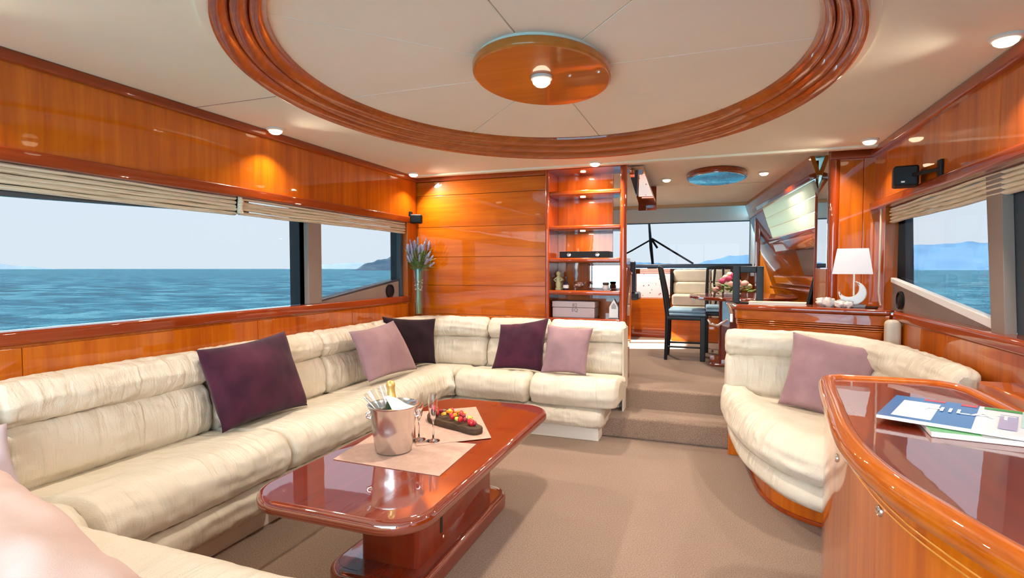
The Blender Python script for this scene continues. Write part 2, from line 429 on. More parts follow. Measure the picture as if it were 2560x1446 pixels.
# right wall
wr = struct(box('wall_right', (XR, XR + .10), (YA, 4.8), (-.05, .90), 'cherry_z', None, 0))
for k, (y0, y1) in enumerate(((-1.58, 1.5), (1.5, 2.4), (2.4, 3.1), (3.1, 3.9))):
    box('wall_panel', (XR - .03, XR - .015), (y0 + .001, y1 - .001), (.0, .885), 'cherry_z', wr, .003)
box('sill', (XR - .055, XR + .05), (YA, 3.83), (.885, .945), 'trim_y', wr, .018, 4)
box('lower_ledge', (XR - .13, XR - .015), (YA, 2.52), (.70, .775), 'cherry_y', wr, .01, 3)
box('wall_head', (XR + .02, XR + .10), (YA, 4.8), (1.60, 2.12), 'cherry_z', wr, 0)
for k, (y0, y1) in enumerate(((-1.58, 2.62), (2.62, 4.02), (4.02, 4.3))):
    box('valance_panel', (XR - .05, XR + .02), (y0 + .001, y1 - .001), (1.63, 1.96), 'cherry_z', wr, .003)
box('valance_rail', (XR - .075, XR + .02), (YA, 4.30), (1.592, 1.645), 'trim_y', wr, .012, 3)
box('window_jamb', (XR - .03, XR + .10), (4.12, 4.30), (.90, 1.62), 'cherry_z', wr, .004)
tr2 = struct(box('trim_2', (XR - .085, XR + .02), (YA, 4.28), (1.945, 2.002), 'trim_y', None, .014, 3))

# aft end: unseen glazed doors, added for fill daylight from behind
wa = struct(box('wall_aft', (XL, -2.2), (YA - .08, YA), (-.05, 2.1), 'cherry_z', None, 0))
box('door_head', (-2.2, .9), (YA - .08, YA), (1.95, 2.1), 'cherry_x', wa, 0)
box('door_side', (.9, XR), (YA - .08, YA), (-.05, 2.1), 'cherry_z', wa, 0)
d1 = struct(box('added_door_1', (-2.2, .9), (YA - .05, YA - .045), (0, 1.95), 'door_pane', None, 0))
for x in (-2.19, -1.17, -.15, .86): box('added_door_stile', (x, x + .04), (YA - .06, YA - .03), (0, 1.95), 'steel', d1, .004)

# forward bulkhead: stacked wooden planks left of the shelf unit
wf = struct(box('wall_front', (XL, -1.235), (YB + .02, YB + .06), (.0, 2.1), 'cherry_x', None, 0))
zz = [.30, .805, 1.055, 1.30, 1.56, 1.835, 1.955]
for a, b in zip(zz[:-1], zz[1:]): box('plank', (XL + .01, -1.24), (YB, YB + .022), (a + .0012, b - .0012), 'cherry_x', wf, .003)
box('crown', (XL, -1.235), (YB - .03, YB + .02), (1.955, 2.002), 'trim_x', wf, .008, 3)
# right bulkhead with mirrored end
wb = struct(box('wall_bulkhead', (.792, XR), (4.302, 4.75), (.30, 2.06), 'cherry_z', None, 0))
for a, b in ((.842, .985), (.985, XR)): box('wall_panel', (a + .001, b - .001), (4.285, 4.302), (.90, 1.98), 'cherry_z', wb, .003)
box('mirror_panel', (.780, .792), (4.33, 4.73), (1.205, 2.04), 'mirror', wb, .002)
box('end_panel', (.778, .792), (4.33, 4.73), (.30, 1.20), 'cherry_z', wb, .002)
lathe('corner_post', [(.032, .31), (.032, 2.03)], (.812, 4.295, 0), 'trim_z', wb, 20)
lathe('corner_post', [(.016, .31), (.016, 2.03)], (.786, 4.74, 0), 'trim_z', wb, 16)
box('crown', (.78, XR), (4.25, 4.302), (1.945, 2.002), 'trim_x', wb, .01, 3)

# dining-area right wall: leans outboard at the foot and tapers towards the bow
def wpt(s, z):      # s 0..1 from y 4.70 to y 7.6 ; z height
    y = 4.70 + s * 2.9; return Vector((.73 - (y - 4.45) * .0902 + (2.05 - z) * .322, y, z))
def wslab(name, s0, s1, z0, z1, mat, parent, off=0.0, th=.02, bev=.003):
    nrm = (wpt(1, 1) - wpt(0, 1)).cross(wpt(0, 2) - wpt(0, 1)).normalized()
    if nrm.x > 0: nrm = -nrm
    q = [wpt(s0, z0), wpt(s1, z0), wpt(s1, z1), wpt(s0, z1)]
    bm = bmesh.new(); A = [bm.verts.new(p + nrm * off) for p in q]; B = [bm.verts.new(p + nrm * (off + th)) for p in q]
    bm.faces.new(A); bm.faces.new(B[::-1])
    for i in range(4): bm.faces.new((A[i], A[(i + 1) % 4], B[(i + 1) % 4], B[i]))
    if bev: bmesh.ops.bevel(bm, geom=bm.edges[:], offset=bev, segments=2, profile=.5, affect='EDGES')
    return from_bm(name, bm, mat, parent)
wd = struct(wslab('wall_dining', -.02, 1.04, .30, 1.53, 'cherry_z', None, -.03, .03, 0))
wslab('wall_head', -.02, 1.04, 1.90, 2.06, 'cherry_y', wd, -.03, .03, 0)
wslab('wall_end', .70, 1.04, 1.50, 1.92, 'cherry_z', wd, -.03, .03, 0)
wslab('window_rail', -.02, .74, 1.885, 1.925, 'trim_y', wd, .0, .05)
wslab('window_rail', -.02, .74, 1.50, 1.545, 'trim_y', wd, .0, .04)
wslab('lower_valance', -.02, .66, 1.40, 1.50, 'cherry_y', wd, .0, .05)
wslab('side_shelf', .0, .9, .99, 1.02, 'trim_y', wd, .0, .10)
wslab('side_panel', .0, .9, 1.03, 1.12, 'cherry_y', wd, .0, .02)
wslab('pale_panel', .05, .42, 1.14, 1.38, 'taupe_paint', wd, .0, .012)
w4 = struct(wslab('window_4', -.02, .72, 1.52, 1.90, 'door_pane', None, -.02, .004, 0))
box('end_post', (.54, .60), (7.30, 7.40), (.30, 2.06), 'cherry_z', wd, .008)

# bow end: windscreen with header and dash
wb2 = struct(box('wall_bow', (-2.4, XR), (7.90, 8.0), (-.05, 1.20), 'cherry_x', None, 0))
box('wall_piece', (.605, XR), (7.84, 7.985), (.30, 2.1), 'cherry_z', wb2, 0)
box('header', (-2.4, XR), (7.86, 7.98), (1.845, 2.12), 'upper_cream', wb2, .01)
box('header_board', (-2.3, .60), (7.50, 7.66), (2.018, 2.06), 'header_beige', wb2, .01)
box('side_pillar', (.52, .62), (7.80, 7.95), (1.1, 1.9), 'upper_cream', wb2, .01)
w3 = struct(box('window_3', (-2.2, .53), (7.925, 7.930), (1.25, 1.85), 'pane', None, 0))
box('window_frame', (-2.2, .53), (7.90, 7.95), (1.835, 1.855), 'dark_frame', w3, .004)
box('window_frame', (.515, .54), (7.90, 7.95), (1.24, 1.855), 'dark_frame', w3, .004)
box('dashboard', (-2.2, .53), (7.55, 7.92), (1.205, 1.262), 'navy_dash', w3, .015, 3)
wp = struct(box('wall_port', (-2.42, -2.3), (4.3, 5.6), (-.05, 2.1), 'cherry_z', None, 0))
box('wall_piece', (-2.42, -2.3), (6.5, 8.0), (-.05, 2.1), 'cherry_z', wp, 0); box('wall_piece', (-2.42, -2.3), (5.6, 6.5), (1.95, 2.1), 'cherry_z', wp, 0)
d2 = struct(box('added_door_2', (-2.362, -2.358), (5.6, 6.5), (.30, 1.95), 'pane_light', None, 0))  # unseen side door, added to let a sun patch onto the dining floor
for y in (5.6, 6.46): box('added_door_stile', (-2.39, -2.33), (y, y + .04), (.30, 1.95), 'trim_z', d2, .004)
struct(box('added_sun_blocker', (-4.5, -3.0), (-2.2, 4.9), (2.16, 2.22), 'white_paint', None, 0))  # unseen slab added to keep direct sun out of the left window

# windows in the side walls
w1 = struct(box('window_1', (-2.512, -2.508), (YA, 4.06), (.965, 1.60), 'pane', None, 0))
box('mullion', (-2.50, -2.462), (2.875, 3.005), (.965, 1.60), 'taupe_paint', w1, .004)
box('outer_mullion', (-2.60, -2.514), (2.855, 2.93), (.90, 1.62), 'dark_frame', w1, .006)
box('end_frame', (-2.57, -2.47), (4.015, 4.06), (.965, 1.60), 'dark_frame', w1, .004)
MY = Matrix(((0, 0, 1, 0), (1, 0, 0, 0), (0, 1, 0, 0), (0, 0, 0, 1)))          # local (x,y,z) -> world (y,z,x)
prism('head_frame', [(YA, 1.45), (.6, 1.455), (1.4, 1.475), (2.0, 1.497), (2.4, 1.51), (2.4, 1.60), (YA, 1.60)], -2.505, -2.47, 'dark_frame', w1, 0, M=MY)
prism('coaming', [(2.98, .95), (4.06, .95), (4.06, 1.10), (2.98, .968)], -2.56, -2.49, 'taupe_paint', w1, .003, 1, M=MY)
prism('coaming_edge', [(2.98, .968), (4.06, 1.10), (4.06, 1.118), (2.98, .982)], -2.57, -2.49, 'dark_frame', w1, .002, 1, M=MY)
w2 = struct(box('window_2', (1.146, 1.150), (YA, 4.12), (.945, 1.60), 'pane', None, 0))
prism('mullion', [(2.625, .93), (2.735, .93), (2.83, 1.60), (2.70, 1.60)], 1.09, 1.13, 'taupe_paint', w2, .004, 2, M=MY)
prism('outer_mullion', [(2.40, .90), (2.63, .90), (2.72, 1.62), (2.49, 1.62)], 1.13, 1.18, 'dark_frame', w2, .006, 2, M=MY)
prism('end_frame', [(3.97, .945), (4.12, .945), (4.12, 1.60), (4.04, 1.60)], 1.152, 1.20, 'dark_frame', w2, .006, 2, M=MY)
prism('coaming', [(2.70, .93), (4.12, .93), (4.12, 1.118), (3.9, 1.10), (2.70, .95)], 1.12, 1.145, 'taupe_paint', w2, .003, 1, M=MY)
prism('coaming_edge', [(2.66, .935), (4.10, 1.112), (4.10, 1.142), (2.66, .980)], 1.105, 1.140, 'white_paint', w2, .004, 1, M=MY)

# ------------------------------------------------------------------ outside: sea and hills
bm = bmesh.new(); rings = [0, 8, 14, 20, 28, 40, 60, 90, 140, 240, 400, 700, 1300, 2500, 6000]; n = 72; L = []
for r in rings:
    if r == 0: L.append([bm.verts.new((0, 3, -1.9))] * n); continue
    L.append([bm.verts.new((r * math.cos(2 * PI * k / n), 3 + r * math.sin(2 * PI * k / n), -1.9)) for k in range(n)])
for a, b in zip(L[:-1], L[1:]):
    for k in range(n):
        q = (k + 1) % n
        if a[0] is a[1]: bm.faces.new((a[0], b[k], b[q]))
        else: bm.faces.new((a[k], b[k], b[q], a[q]))
sea = from_bm('sea', bm, 'sea_water'); tag(sea, 'open turquoise sea with small waves outside the windows', 'sea', kind='stuff')
def hill(name, p0, p1, prof, depth, mat, label):
    """ridge from p0 to p1 on the water; prof: heights along it"""
    p0, p1 = Vector(p0 + (-1.9,)), Vector(p1 + (-1.9,)); d = (p1 - p0); nrm = Vector((-d.y, d.x, 0)).normalized()
    if nrm.dot(p0) < 0: nrm = -nrm
    m = 60; vs = []; fs = []; rows = 7
    for j in range(rows):
        w = j / (rows - 1)
        for k in range(m + 1):
            t = k / m; x = t * (len(prof) - 1); i = min(int(x), len(prof) - 2); f = x - i; f = f * f * (3 - 2 * f)
            h = prof[i] * (1 - f) + prof[i + 1] * f
            h *= 1 + .10 * noise.noise(Vector((t * 18, w * 2, depth * .01)))
            vs.append(p0 + d * t + nrm * (depth * w) + Vector((0, 0, max(0, h) * math.sin(PI * min(1, w * 1.0)) )))
    for j in range(rows - 1):
        for k in range(m): a = j * (m + 1) + k; fs.append((a, a + 1, a + m + 2, a + m + 1))
    o = raw(name, vs, fs, mat); return tag(o, label, 'hill')
def far(px, dist):     # point on the water seen under a picture column
    th = math.atan(490 / FPX); a = th - math.atan((px - 1280) / FPX); return (-math.sin(a) * dist, math.cos(a) * dist)
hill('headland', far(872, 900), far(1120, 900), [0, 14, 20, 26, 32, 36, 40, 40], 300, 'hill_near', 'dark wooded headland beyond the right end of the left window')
hill('distant_hill', far(700, 4200), far(1000, 4200), [0, 20, 38, 50, 45, 40], 800, 'hill_haze', 'faint haze-tinted hill on the horizon behind the wooded headland')
hill('distant_hill', far(-600, 4200), far(170, 4200), [90, 80, 70, 62, 50, 20, 0], 800, 'hill_haze', 'faint haze-tinted hill at the left edge of the left window')
hill('distant_hill', far(1480, 2400), far(1730, 2400), [20, 30, 34, 32, 26, 22], 500, 'hill_far_haze', 'low haze-blue island behind the wiper in the windscreen')
hill('distant_hill', far(1700, 2000), far(2100, 2000), [10, 36, 52, 56, 40, 30, 24], 500, 'hill_far_haze', 'rounded haze-blue hill at the right side of the windscreen')
hill('distant_hill', far(2130, 1500), far(3300, 1500), [50, 64, 66, 64, 68, 70, 70, 66], 500, 'hill_far_haze', 'long haze-blue mountain ridge seen through the right window')

# ================================================================== CEILING LIGHTS
def lamp(x, y, z, power, parent, tilt_y=0.0):
    ld = bpy.data.lights.new('lamp_light', 'AREA'); ld.shape = 'DISK'; ld.size = .075; ld.energy = LAMP_W * power; ld.color = (1, .89, .74)
    lo = bpy.data.objects.new('lamp_light', ld); COL.objects.link(lo); lo.location = (x, y, z); ld.spread = math.radians(140); lo.rotation_euler = (0, tilt_y, 0); P(lo, parent)
def downlight(x, y, z, label, power=1.0, group='ceiling downlights in the saloon'):
    t = thing('ceiling_downlight', (x, y, z), label, 'ceiling light', group)
    lathe('trim_ring', [(.048, 0), (.05, -.006), (.046, -.012), (.038, -.013)], (x, y, z), 'cream_plastic', t, 28)
    lathe('lens', [(.038, -.010), (.034, -.022), (.022, -.031), (.0, -.034)], (x, y, z), 'bulb_glow', t, 24)
    lamp(x, y, z - .037, power, t, -.6 if x < -2 else (.6 if x > .9 else 0))
    return t
downlight(-2.335, 2.47, 2.0, 'round glowing downlight at the left ceiling edge above the dark purple cushion')
downlight(-2.33, 4.00, 2.0, 'round glowing downlight in the far left ceiling corner')
downlight(-2.335, .92, 2.0, 'round downlight at the left ceiling edge outside the frame')
downlight(.955, 2.36, 2.0, 'large glowing downlight at the upper right corner of the picture')
downlight(.93, 3.93, 2.0, 'round glowing downlight at the right ceiling edge above the lamp')
downlight(.955, .76, 2.0, 'round downlight at the right ceiling edge outside the frame')
downlight(-.81, 4.06, 2.0, 'small glowing downlight above the open shelf unit')
downlight(-.38, 5.33, 2.05, 'small downlight in the dining ceiling left of the oval plate', .75)
downlight(.45, 5.25, 2.05, 'small downlight in the dining ceiling right of the oval plate', .75)
downlight(-.80, 7.0, 2.05, 'small downlight in the dining ceiling near the windscreen', 1.6)
# oval wooden ceiling plate with its lamp
t = thing('ceiling_lamp_plate', (CX, 2.30, 2.04), 'oval lacquered wooden plate with one round lamp in the middle of the ceiling', 'ceiling light')
prism('mount', ellipse(CX, 2.30, .275, .365, 72), 2.065, 2.083, 'ceiling_panel_suede', t)
prism('plate', ellipse(CX, 2.30, .292, .385, 72), 2.026, 2.066, 'plate_wood', t, .012, 4)
lathe('lamp_collar', [(.045, .01), (.046, -.012), (.040, -.014)], (-.685, 2.26, 2.026), 'cream_plastic', t, 28)
lathe('lamp_lens', [(.040, -.012), (.037, -.028), (.024, -.040), (0, -.044)], (-.685, 2.26, 2.026), 'bulb_glow', t, 28)
lamp(-.685, 2.26, 1.984, 1.2, t)
# oval plate in the dining ceiling
t = thing('dining_ceiling_plate', (.06, 5.2, 2.04), 'oval glossy wooden plate on the ceiling above the dining table', 'ceiling plate')
prism('plate', ellipse(.06, 5.2, .255, .40, 64), 2.005, 2.05, 'trim_x', t, .012, 3)
prism('mirror_disc', ellipse(.06, 5.2, .235, .375, 64), 1.999, 2.006, 'mirror', t, .002, 1)

# ================================================================== CORNER SOFA
def smin(v, a): return max(0.0, min(1.0, v / a))
def puff(name, stations, pos, loop, parent, seed, round_len=.05, end_scale=.72, wr=.0075, mat='leather', ends=(True, True), freq=17):
    """sweep the closed (u, z) loop through pos(station, u, z); rounded, wrinkled cushion"""
    lp = catmull([(u, z, 0) for u, z in loop], 5, True); m = len(lp)
    cu = sum(p.x for p in lp) / m; cz = sum(p.y for p in lp) / m
    vs, fs, uv = [], [], []; d = [0]
    for a, b in zip(stations[:-1], stations[1:]): d.append(d[-1] + (pos(b, cu, cz) - pos(a, cu, cz)).length)
    Lg = d[-1]
    for i, s in enumerate(stations):
        e0 = smin(d[i], round_len) if ends[0] else 1; e1 = smin(Lg - d[i], round_len) if ends[1] else 1
        q = min(e0, e1); k = end_scale + (1 - end_scale) * math.sqrt(max(0, 1 - (1 - q) ** 2))
        if q <= 0: k = end_scale * .8
        for j, p in enumerate(lp):
            t = j / m
            w = noise.noise(Vector((d[i] * freq + seed * 9, 2.2 * math.sin(2 * PI * t), 2.2 * math.cos(2 * PI * t) + seed)))
            w2 = noise.noise(Vector((d[i] * 4 + seed, 3 * math.sin(2 * PI * t) + 5, 3 * math.cos(2 * PI * t))))
            g = wr * (-abs(w) * 1.6 + .5 + w2 * 1.2)
            du, dz = (p.x - cu), (p.y - cz); ln = math.hypot(du, dz) or 1
            vs.append(pos(s, cu + du * k + du / ln * g, cz + dz * k + dz / ln * g)); uv.append((d[i], t * .9))
    n = len(stations)
    for i in range(n - 1):
        for j in range(m): fs.append((i * m + j, i * m + (j + 1) % m, (i + 1) * m + (j + 1) % m, (i + 1) * m + j))
    fs += [tuple(range(m)), tuple(reversed(range((n - 1) * m, n * m)))]
    o = raw(name, vs, fs, mat, parent, True, 75, uv)
    return o
def lin(a, b, step=.016): n = max(4, int(abs(b - a) / step)); return [a + (b - a) * i / n for i in range(n + 1)]
WX, WY = -2.43, 4.195
def posL(s, u, z): return Vector((WX + u, s, z))
def posB(s, u, z): return Vector((s, WY - u, z))
def posN(s, u, z): return Vector((s, .435 + u, z))
def corner(ya, xb, r):
    """corner path from y = ya on the left run to x = xb on the forward run; stations 0..3"""
    def pos(s, u, z):
        rho = max(r - u, .05); cx, cy = WX + u + rho, WY - u - rho
        if s <= 1: return Vector((WX + u, ya + (cy - ya) * s, z))
        if s <= 2: a = PI - (s - 1) * PI / 2; return Vector((cx + rho * math.cos(a), cy + rho * math.sin(a), z))
        return Vector((cx + (xb - cx) * (s - 2), WY - u, z))
    return pos
def cst(ya, xb, n1, n2, n3): return [i / n1 for i in range(n1)] + [1 + i / n2 for i in range(n2)] + [2 + i / n3 for i in range(n3 + 1)]
SEAT = [(.12, .39), (.22, .412), (.34, .425), (.46, .448), (.55, .448), (.615, .415), (.645, .355), (.63, .295), (.585, .255), (.45, .25), (.28, .25), (.13, .27)]
LOWR = [(.20, .245), (.40, .248), (.53, .248), (.590, .225), (.607, .175), (.592, .128), (.54, .10), (.40, .098), (.20, .10), (.17, .17)]
BLOW = [(.01, .395), (.07, .388), (.135, .398), (.170, .445), (.172, .52), (.158, .585), (.125, .632), (.06, .642), (.01, .635), (.0, .52)]
BUPP = [(.01, .640), (.07, .632), (.125, .642), (.158, .685), (.152, .735), (.120, .778), (.07, .795), (.02, .785), (.0, .71)]
so = thing('corner_sofa', (-2.0, 3.0, 0), 'long cream leather corner sofa along the left window and the forward wall', 'sofa')
ys = [1.13, 1.97, 2.81]
puff('seat_cushion', lin(.40, 1.125), posL, SEAT, so, 1.1); puff('lower_roll', lin(.40, 1.96), posL, LOWR, so, 2.3)
for k, (a, b) in enumerate(((1.13, 1.97), (1.975, 2.81))):
    puff('seat_cushion', lin(a, b), posL, SEAT, so, 3.1 + k, ends=(True, True), round_len=.025, end_scale=.93)
puff('lower_roll', lin(1.965, 2.9), posL, LOWR, so, 5.2, round_len=.02, end_scale=.95)
for k, (a, b) in enumerate(((.40, 1.12), (1.13, 1.965), (1.972, 2.80), (2.807, 3.42))):
    puff('back_cushion', lin(a, b), posL, BLOW, so, 7.7 + k, round_len=.035, end_scale=.86)
    puff('head_cushion', lin(a, b), posL, BUPP, so, 12.4 + k, round_len=.045, end_scale=.8)
puff('seat_cushion', cst(2.815, -1.765, 46, 10, 8), corner(2.815, -1.765, .12), SEAT, so, 21.5, round_len=.025, end_scale=.93)
puff('lower_roll', cst(2.905, -1.80, 40, 10, 8), corner(2.905, -1.80, .12), LOWR, so, 22.5, round_len=.02, end_scale=.95)
puff('back_cushion', cst(3.427, -1.69, 14, 22, 14), corner(3.427, -1.69, .42), BLOW, so, 23.5, round_len=.035, end_scale=.86)
puff('head_cushion', cst(3.427, -1.69, 14, 22, 14), corner(3.427, -1.69, .42), BUPP, so, 24.5, round_len=.045, end_scale=.8)
for k, (a, b) in enumerate(((-1.758, -1.185), (-1.18, -.555))):
    puff('seat_cushion', lin(a, b), posB, SEAT, so, 31.5 + k, round_len=.10 if k else .04, end_scale=.80)
puff('lower_roll', lin(-1.795, -.655), posB, LOWR, so, 34.5, round_len=.08, end_scale=.8)
for k, (a, b) in enumerate(((-1.683, -1.17), (-1.165, -.575))):
    puff('back_cushion', lin(a, b), posB, BLOW, so, 36.7 + k, round_len=.035, end_scale=.86)
    puff('head_cushion', lin(a, b), posB, BUPP, so, 38.4 + k, round_len=.045, end_scale=.8)
# aft return of the sofa, close to the camera
NEAR = [(u + .02, z) for u, z in SEAT]
puff('seat_cushion', lin(-2.38, -.75), posN, NEAR, so, 41.5, round_len=.12, end_scale=.75, wr=.003)
box('plinth', (-2.43, -.9), (.45, .95), (0, .24), 'cream_plastic', so, .01)
box('plinth', (-2.43, -1.925), (.88, 4.19), (0, .105), 'cream_plastic', so, .006)
box('plinth', (-1.925, -.70), (3.685, 4.19), (0, .105), 'cream_plastic', so, .006)
box('sofa_frame', (-2.43, -2.31), (.40, 4.19), (.105, .38), 'cream_plastic', so, .006)
box('sofa_frame', (-2.3, -.62), (4.08, 4.19), (.105, .58), 'cream_plastic', so, .006)
box('end_panel', (-.585, -.572), (3.98, 4.19), (.105, .76), 'leather', so, .006)

# ================================================================== CUSHIONS
def pillow(name, c4, th, mat, label, cat='cushion', seed=0, pinch=.085, n=30, group=None, wr=.015, sag=.0):
    """c4: corners top-left, top-right, bottom-right, bottom-left"""
    tl, tr, br, bl = [Vector(c) for c in c4]
    nrm = ((tr - tl) + (br - bl)).cross((bl - tl) + (br - tr)).normalized()
    cc = (tl + tr + br + bl) / 4
    vs, fs = [], []; idx = {}
    for side in (1, -1):
        for i in range(n + 1):
            for j in range(n + 1):
                u, v = -1 + 2 * i / n, -1 + 2 * j / n
                if side == -1 and (i in (0, n) or j in (0, n)): idx[(side, i, j)] = idx[(1, i, j)]; continue
                uu = u * (1 - pinch * (1 - v * v)); vv = v * (1 - pinch * (1 - u * u))
                a, b = (uu + 1) / 2, (vv + 1) / 2
                p = (tl * (1 - a) + tr * a) * (1 - b) + (bl * (1 - a) + br * a) * b
                h = max(0, (1 - u * u) * (1 - v * v)) ** .42
                edge = 1 - h
                w = noise.noise(Vector((u * 2.1 + seed, v * 2.1, seed * .3))) * wr + noise.noise(Vector((u * 6 + seed, v * 1.5, 3))) * wr * .6 * (0.4 + edge)
                p = p + nrm * (side * (th * h) + (w if h > 0 else w * .4) * (1 if side == 1 else .6)) + Vector((0, 0, -sag * h))
                idx[(side, i, j)] = len(vs); vs.append(p)
    for side in (1, -1):
        for i in range(n):
            for j in range(n):
                q = (idx[(side, i, j)], idx[(side, i + 1, j)], idx[(side, i + 1, j + 1)], idx[(side, i, j + 1)])
                fs.append(q if side == 1 else q[::-1])
    o = raw(name, vs, fs, mat, None, True, 180)
    return tag(o, label, cat, group)
pillow('throw_cushion', [(-2.262, 1.87, .817), (-2.262, 2.437, .845), (-2.125, 2.455, .425), (-2.125, 1.885, .430)], .10, 'velvet_purple', 'dark purple velvet cushion standing alone on the long left side of the sofa', seed=1)
pillow('throw_cushion', [(-2.15, 2.865, .797), (-2.155, 3.40, .822), (-2.03, 3.52, .45), (-2.04, 2.93, .470)], .075, 'velvet_mauve', 'mauve velvet cushion in front of the black one in the sofa corner', seed=2)
pillow('throw_cushion', [(-2.335, 3.52, .835), (-2.125, 3.99, .785), (-2.075, 3.90, .425), (-2.26, 3.54, .445)], .06, 'velvet_black', 'nearly black velvet cushion tucked behind the mauve one in the sofa corner', seed=3)
pillow('throw_cushion', [(-1.508, 3.89, .768), (-1.127, 3.92, .828), (-1.128, 3.775, .440), (-1.536, 3.775, .440)], .07, 'velvet_purple', 'dark purple cushion beside a mauve one on the forward side of the sofa', seed=4)
pillow('throw_cushion', [(-1.105, 3.815, .790), (-.766, 3.82, .775), (-.792, 3.70, .452), (-1.126, 3.70, .446)], .06, 'velvet_mauve', 'mauve cushion overlapping the purple one at the right end of the sofa', seed=5)
pillow('throw_cushion', [(-2.36, .80, .68), (-2.17, 1.09, .69), (-2.02, 1.07, .455), (-2.2, .72, .44)], .05, 'cotton_lilac', 'pale lilac cushion at the left edge of the picture', seed=6)
pillow('throw_cushion', [(-2.12, 1.02, .60), (-1.04, .75, .575), (-.90, .32, .54), (-1.9, .42, .56)], .11, 'cotton_pink', 'pale pink cushion lying in the bottom left corner of the picture', seed=7, wr=.045)

# ================================================================== CURVED SOFA ON THE RIGHT
IC = [(.085, 3.76), (.098, 3.50), (.13, 3.20), (.19, 2.95), (.29, 2.72), (.42, 2.58), (.60, 2.50), (.85, 2.47)]
SC = [(.12, 3.78), (.40, 3.80), (.62, 3.74), (.76, 3.62), (.84, 3.42), (.88, 3.15), (.90, 2.85), (.90, 2.53)]
OC = [(.11, 3.895), (.42, 3.915), (.70, 3.85), (.88, 3.67), (.975, 3.40), (1.02, 3.10), (1.035, 2.82), (1.03, 2.60)]
def curve_fn(C):
    c = catmull([(x, y, 0) for x, y in C], 24)
    def f(t):
        x = max(0, min(1, t)) * (len(c) - 1); i = min(int(x), len(c) - 2); return c[i].lerp(c[i + 1], x - i)
    return f
fI, fS, fO = curve_fn(IC), curve_fn(SC), curve_fn(OC)
def posR(inset=0.0):
    def pos(t, u, z):
        a, b = fI(t), fS(t); D = (b - a).length; d = (b - a).normalized(); ab = min(.2, .75 * D)
        k = u / .2 * ab if u <= .2 else ab + (u - .2) / .8 * (D - ab)
        tn = (fI(min(1, t + .01)) - fI(max(0, t - .01))).normalized(); inn = Vector((-tn.y, tn.x, 0))
        if inn.dot(Vector((.7, 3.4, 0)) - a) < 0: inn = -inn
        p = a + d * k + inn * inset; return Vector((p.x, p.y, z))
    return pos
def posO(t, u, z):
    a = fO(t); tn = (fO(min(1, t + .01)) - fO(max(0, t - .01))).normalized(); nn = Vector((tn.y, -tn.x, 0)); p = a + nn * u; return Vector((p.x, p.y, z))
rs = thing('curved_sofa', (.6, 3.2, 0), 'rounded cream leather armchair sofa on a wooden plinth right of the steps', 'sofa')
SEAT2 = [(1.0, .375), (.75, .385), (.5, .40), (.25, .438), (.14, .445), (.06, .42), (.015, .37), (.0, .32), (.03, .275), (.12, .245), (.4, .245), (.9, .26)]
LOW2 = [(.9, .26), (.5, .262), (.12, .262), (.03, .245), (-.005, .19), (.02, .145), (.12, .12), (.5, .12), (.9, .12)]
st = [i / 110 for i in range(111)]
puff('seat_cushion', st, posR(), SEAT2, rs, 51.3, round_len=.03, end_scale=.9, wr=.007, freq=14)
puff('lower_roll', st, posR(.045), LOW2, rs, 52.3, round_len=.03, end_scale=.9, wr=.003)
BLOW2 = [(.01, .33), (.07, .335), (.120, .36), (.150, .43), (.152, .52), (.140, .585), (.110, .632), (.06, .642), (.01, .635), (.0, .48)]
BUPP2 = [(.01, .640), (.07, .632), (.105, .642), (.135, .69), (.130, .74), (.10, .782), (.06, .797), (.02, .787), (.0, .71)]
puff('back_cushion', st, posO, BLOW2, rs, 53.3, round_len=.04, end_scale=.82, freq=16)
puff('head_cushion', st, posO, BUPP2, rs, 54.3, round_len=.05, end_scale=.78, freq=13)
pl = [(.25, 3.70)] + [(v.x, v.y) for v in catmull([(.25, 3.5, 0), (.265, 3.2, 0), (.31, 3.0, 0), (.40, 2.87, 0), (.53, 2.79, 0), (.75, 2.73, 0), (1.0, 2.72, 0)], 8)] + [(1.02, 2.75), (1.0, 3.5), (.8, 3.78), (.25, 3.80)]
prism('plinth', pl, 0, .128, 'cherry_z', rs, .003, 1)
prism('plinth_foot', [(.5 + (x - .5) * 1.02 - .004, 3.2 + (y - 3.2) * 1.02) for x, y in pl], 0, .022, 'trim_x', rs, .006, 2)
box('end_block', (.135, .262), (3.71, 3.81), (0, .30), 'cherry_z', rs, .006)
box('side_bolster', (.985, 1.062), (3.69, 3.78), (.30, .90), 'leather', rs, .03, 5)
pillow('throw_cushion', [(.488, 3.63, .818), (.945, 3.46, .752), (.74, 3.36, .345), (.395, 3.50, .405)], .075, 'velvet_mauve', 'mauve velvet cushion on the rounded armchair sofa at the right', seed=8, wr=.014)

# ================================================================== COFFEE TABLE
ct = thing('coffee_table', (-1.12, 2.08, 0), 'low lacquered red-brown coffee table with rounded corners on a pedestal', 'coffee table')
prism('table_top', rrect(-1.455, -.785, 1.335, 2.825, .15, 10), .400, .450, 'table_wood', ct, .022, 6)
prism('table_apron', rrect(-1.34, -.90, 1.50, 2.66, .10, 8), .375, .402, 'table_wood', ct, .006, 2)
prism('pedestal', rrect(-1.245, -.995, 1.72, 2.44, .02, 4), .085, .378, 'table_wood_z', ct, .0, 1)
box('pedestal_slot', (-.999, -.992), (1.90, 1.915), (.14, .33), 'gap_dark', ct, 0)
prism('base', rrect(-1.345, -.935, 1.60, 2.56, .10, 10), .0, .085, 'table_wood', ct, .022, 5)
vs = rrect(-1.325, -.955, 1.64, 2.52, .08, 8)
tube('inlay_line', [(x, y, .0845) for x, y in vs], .0012, 'gap_dark', ct, 5, True)
def flat(name, pts, z, th, mat, label, cat, group=None):
    o = prism(name, pts, z, z + th, mat, None, th * .3, 1); return tag(o, label, cat, group)
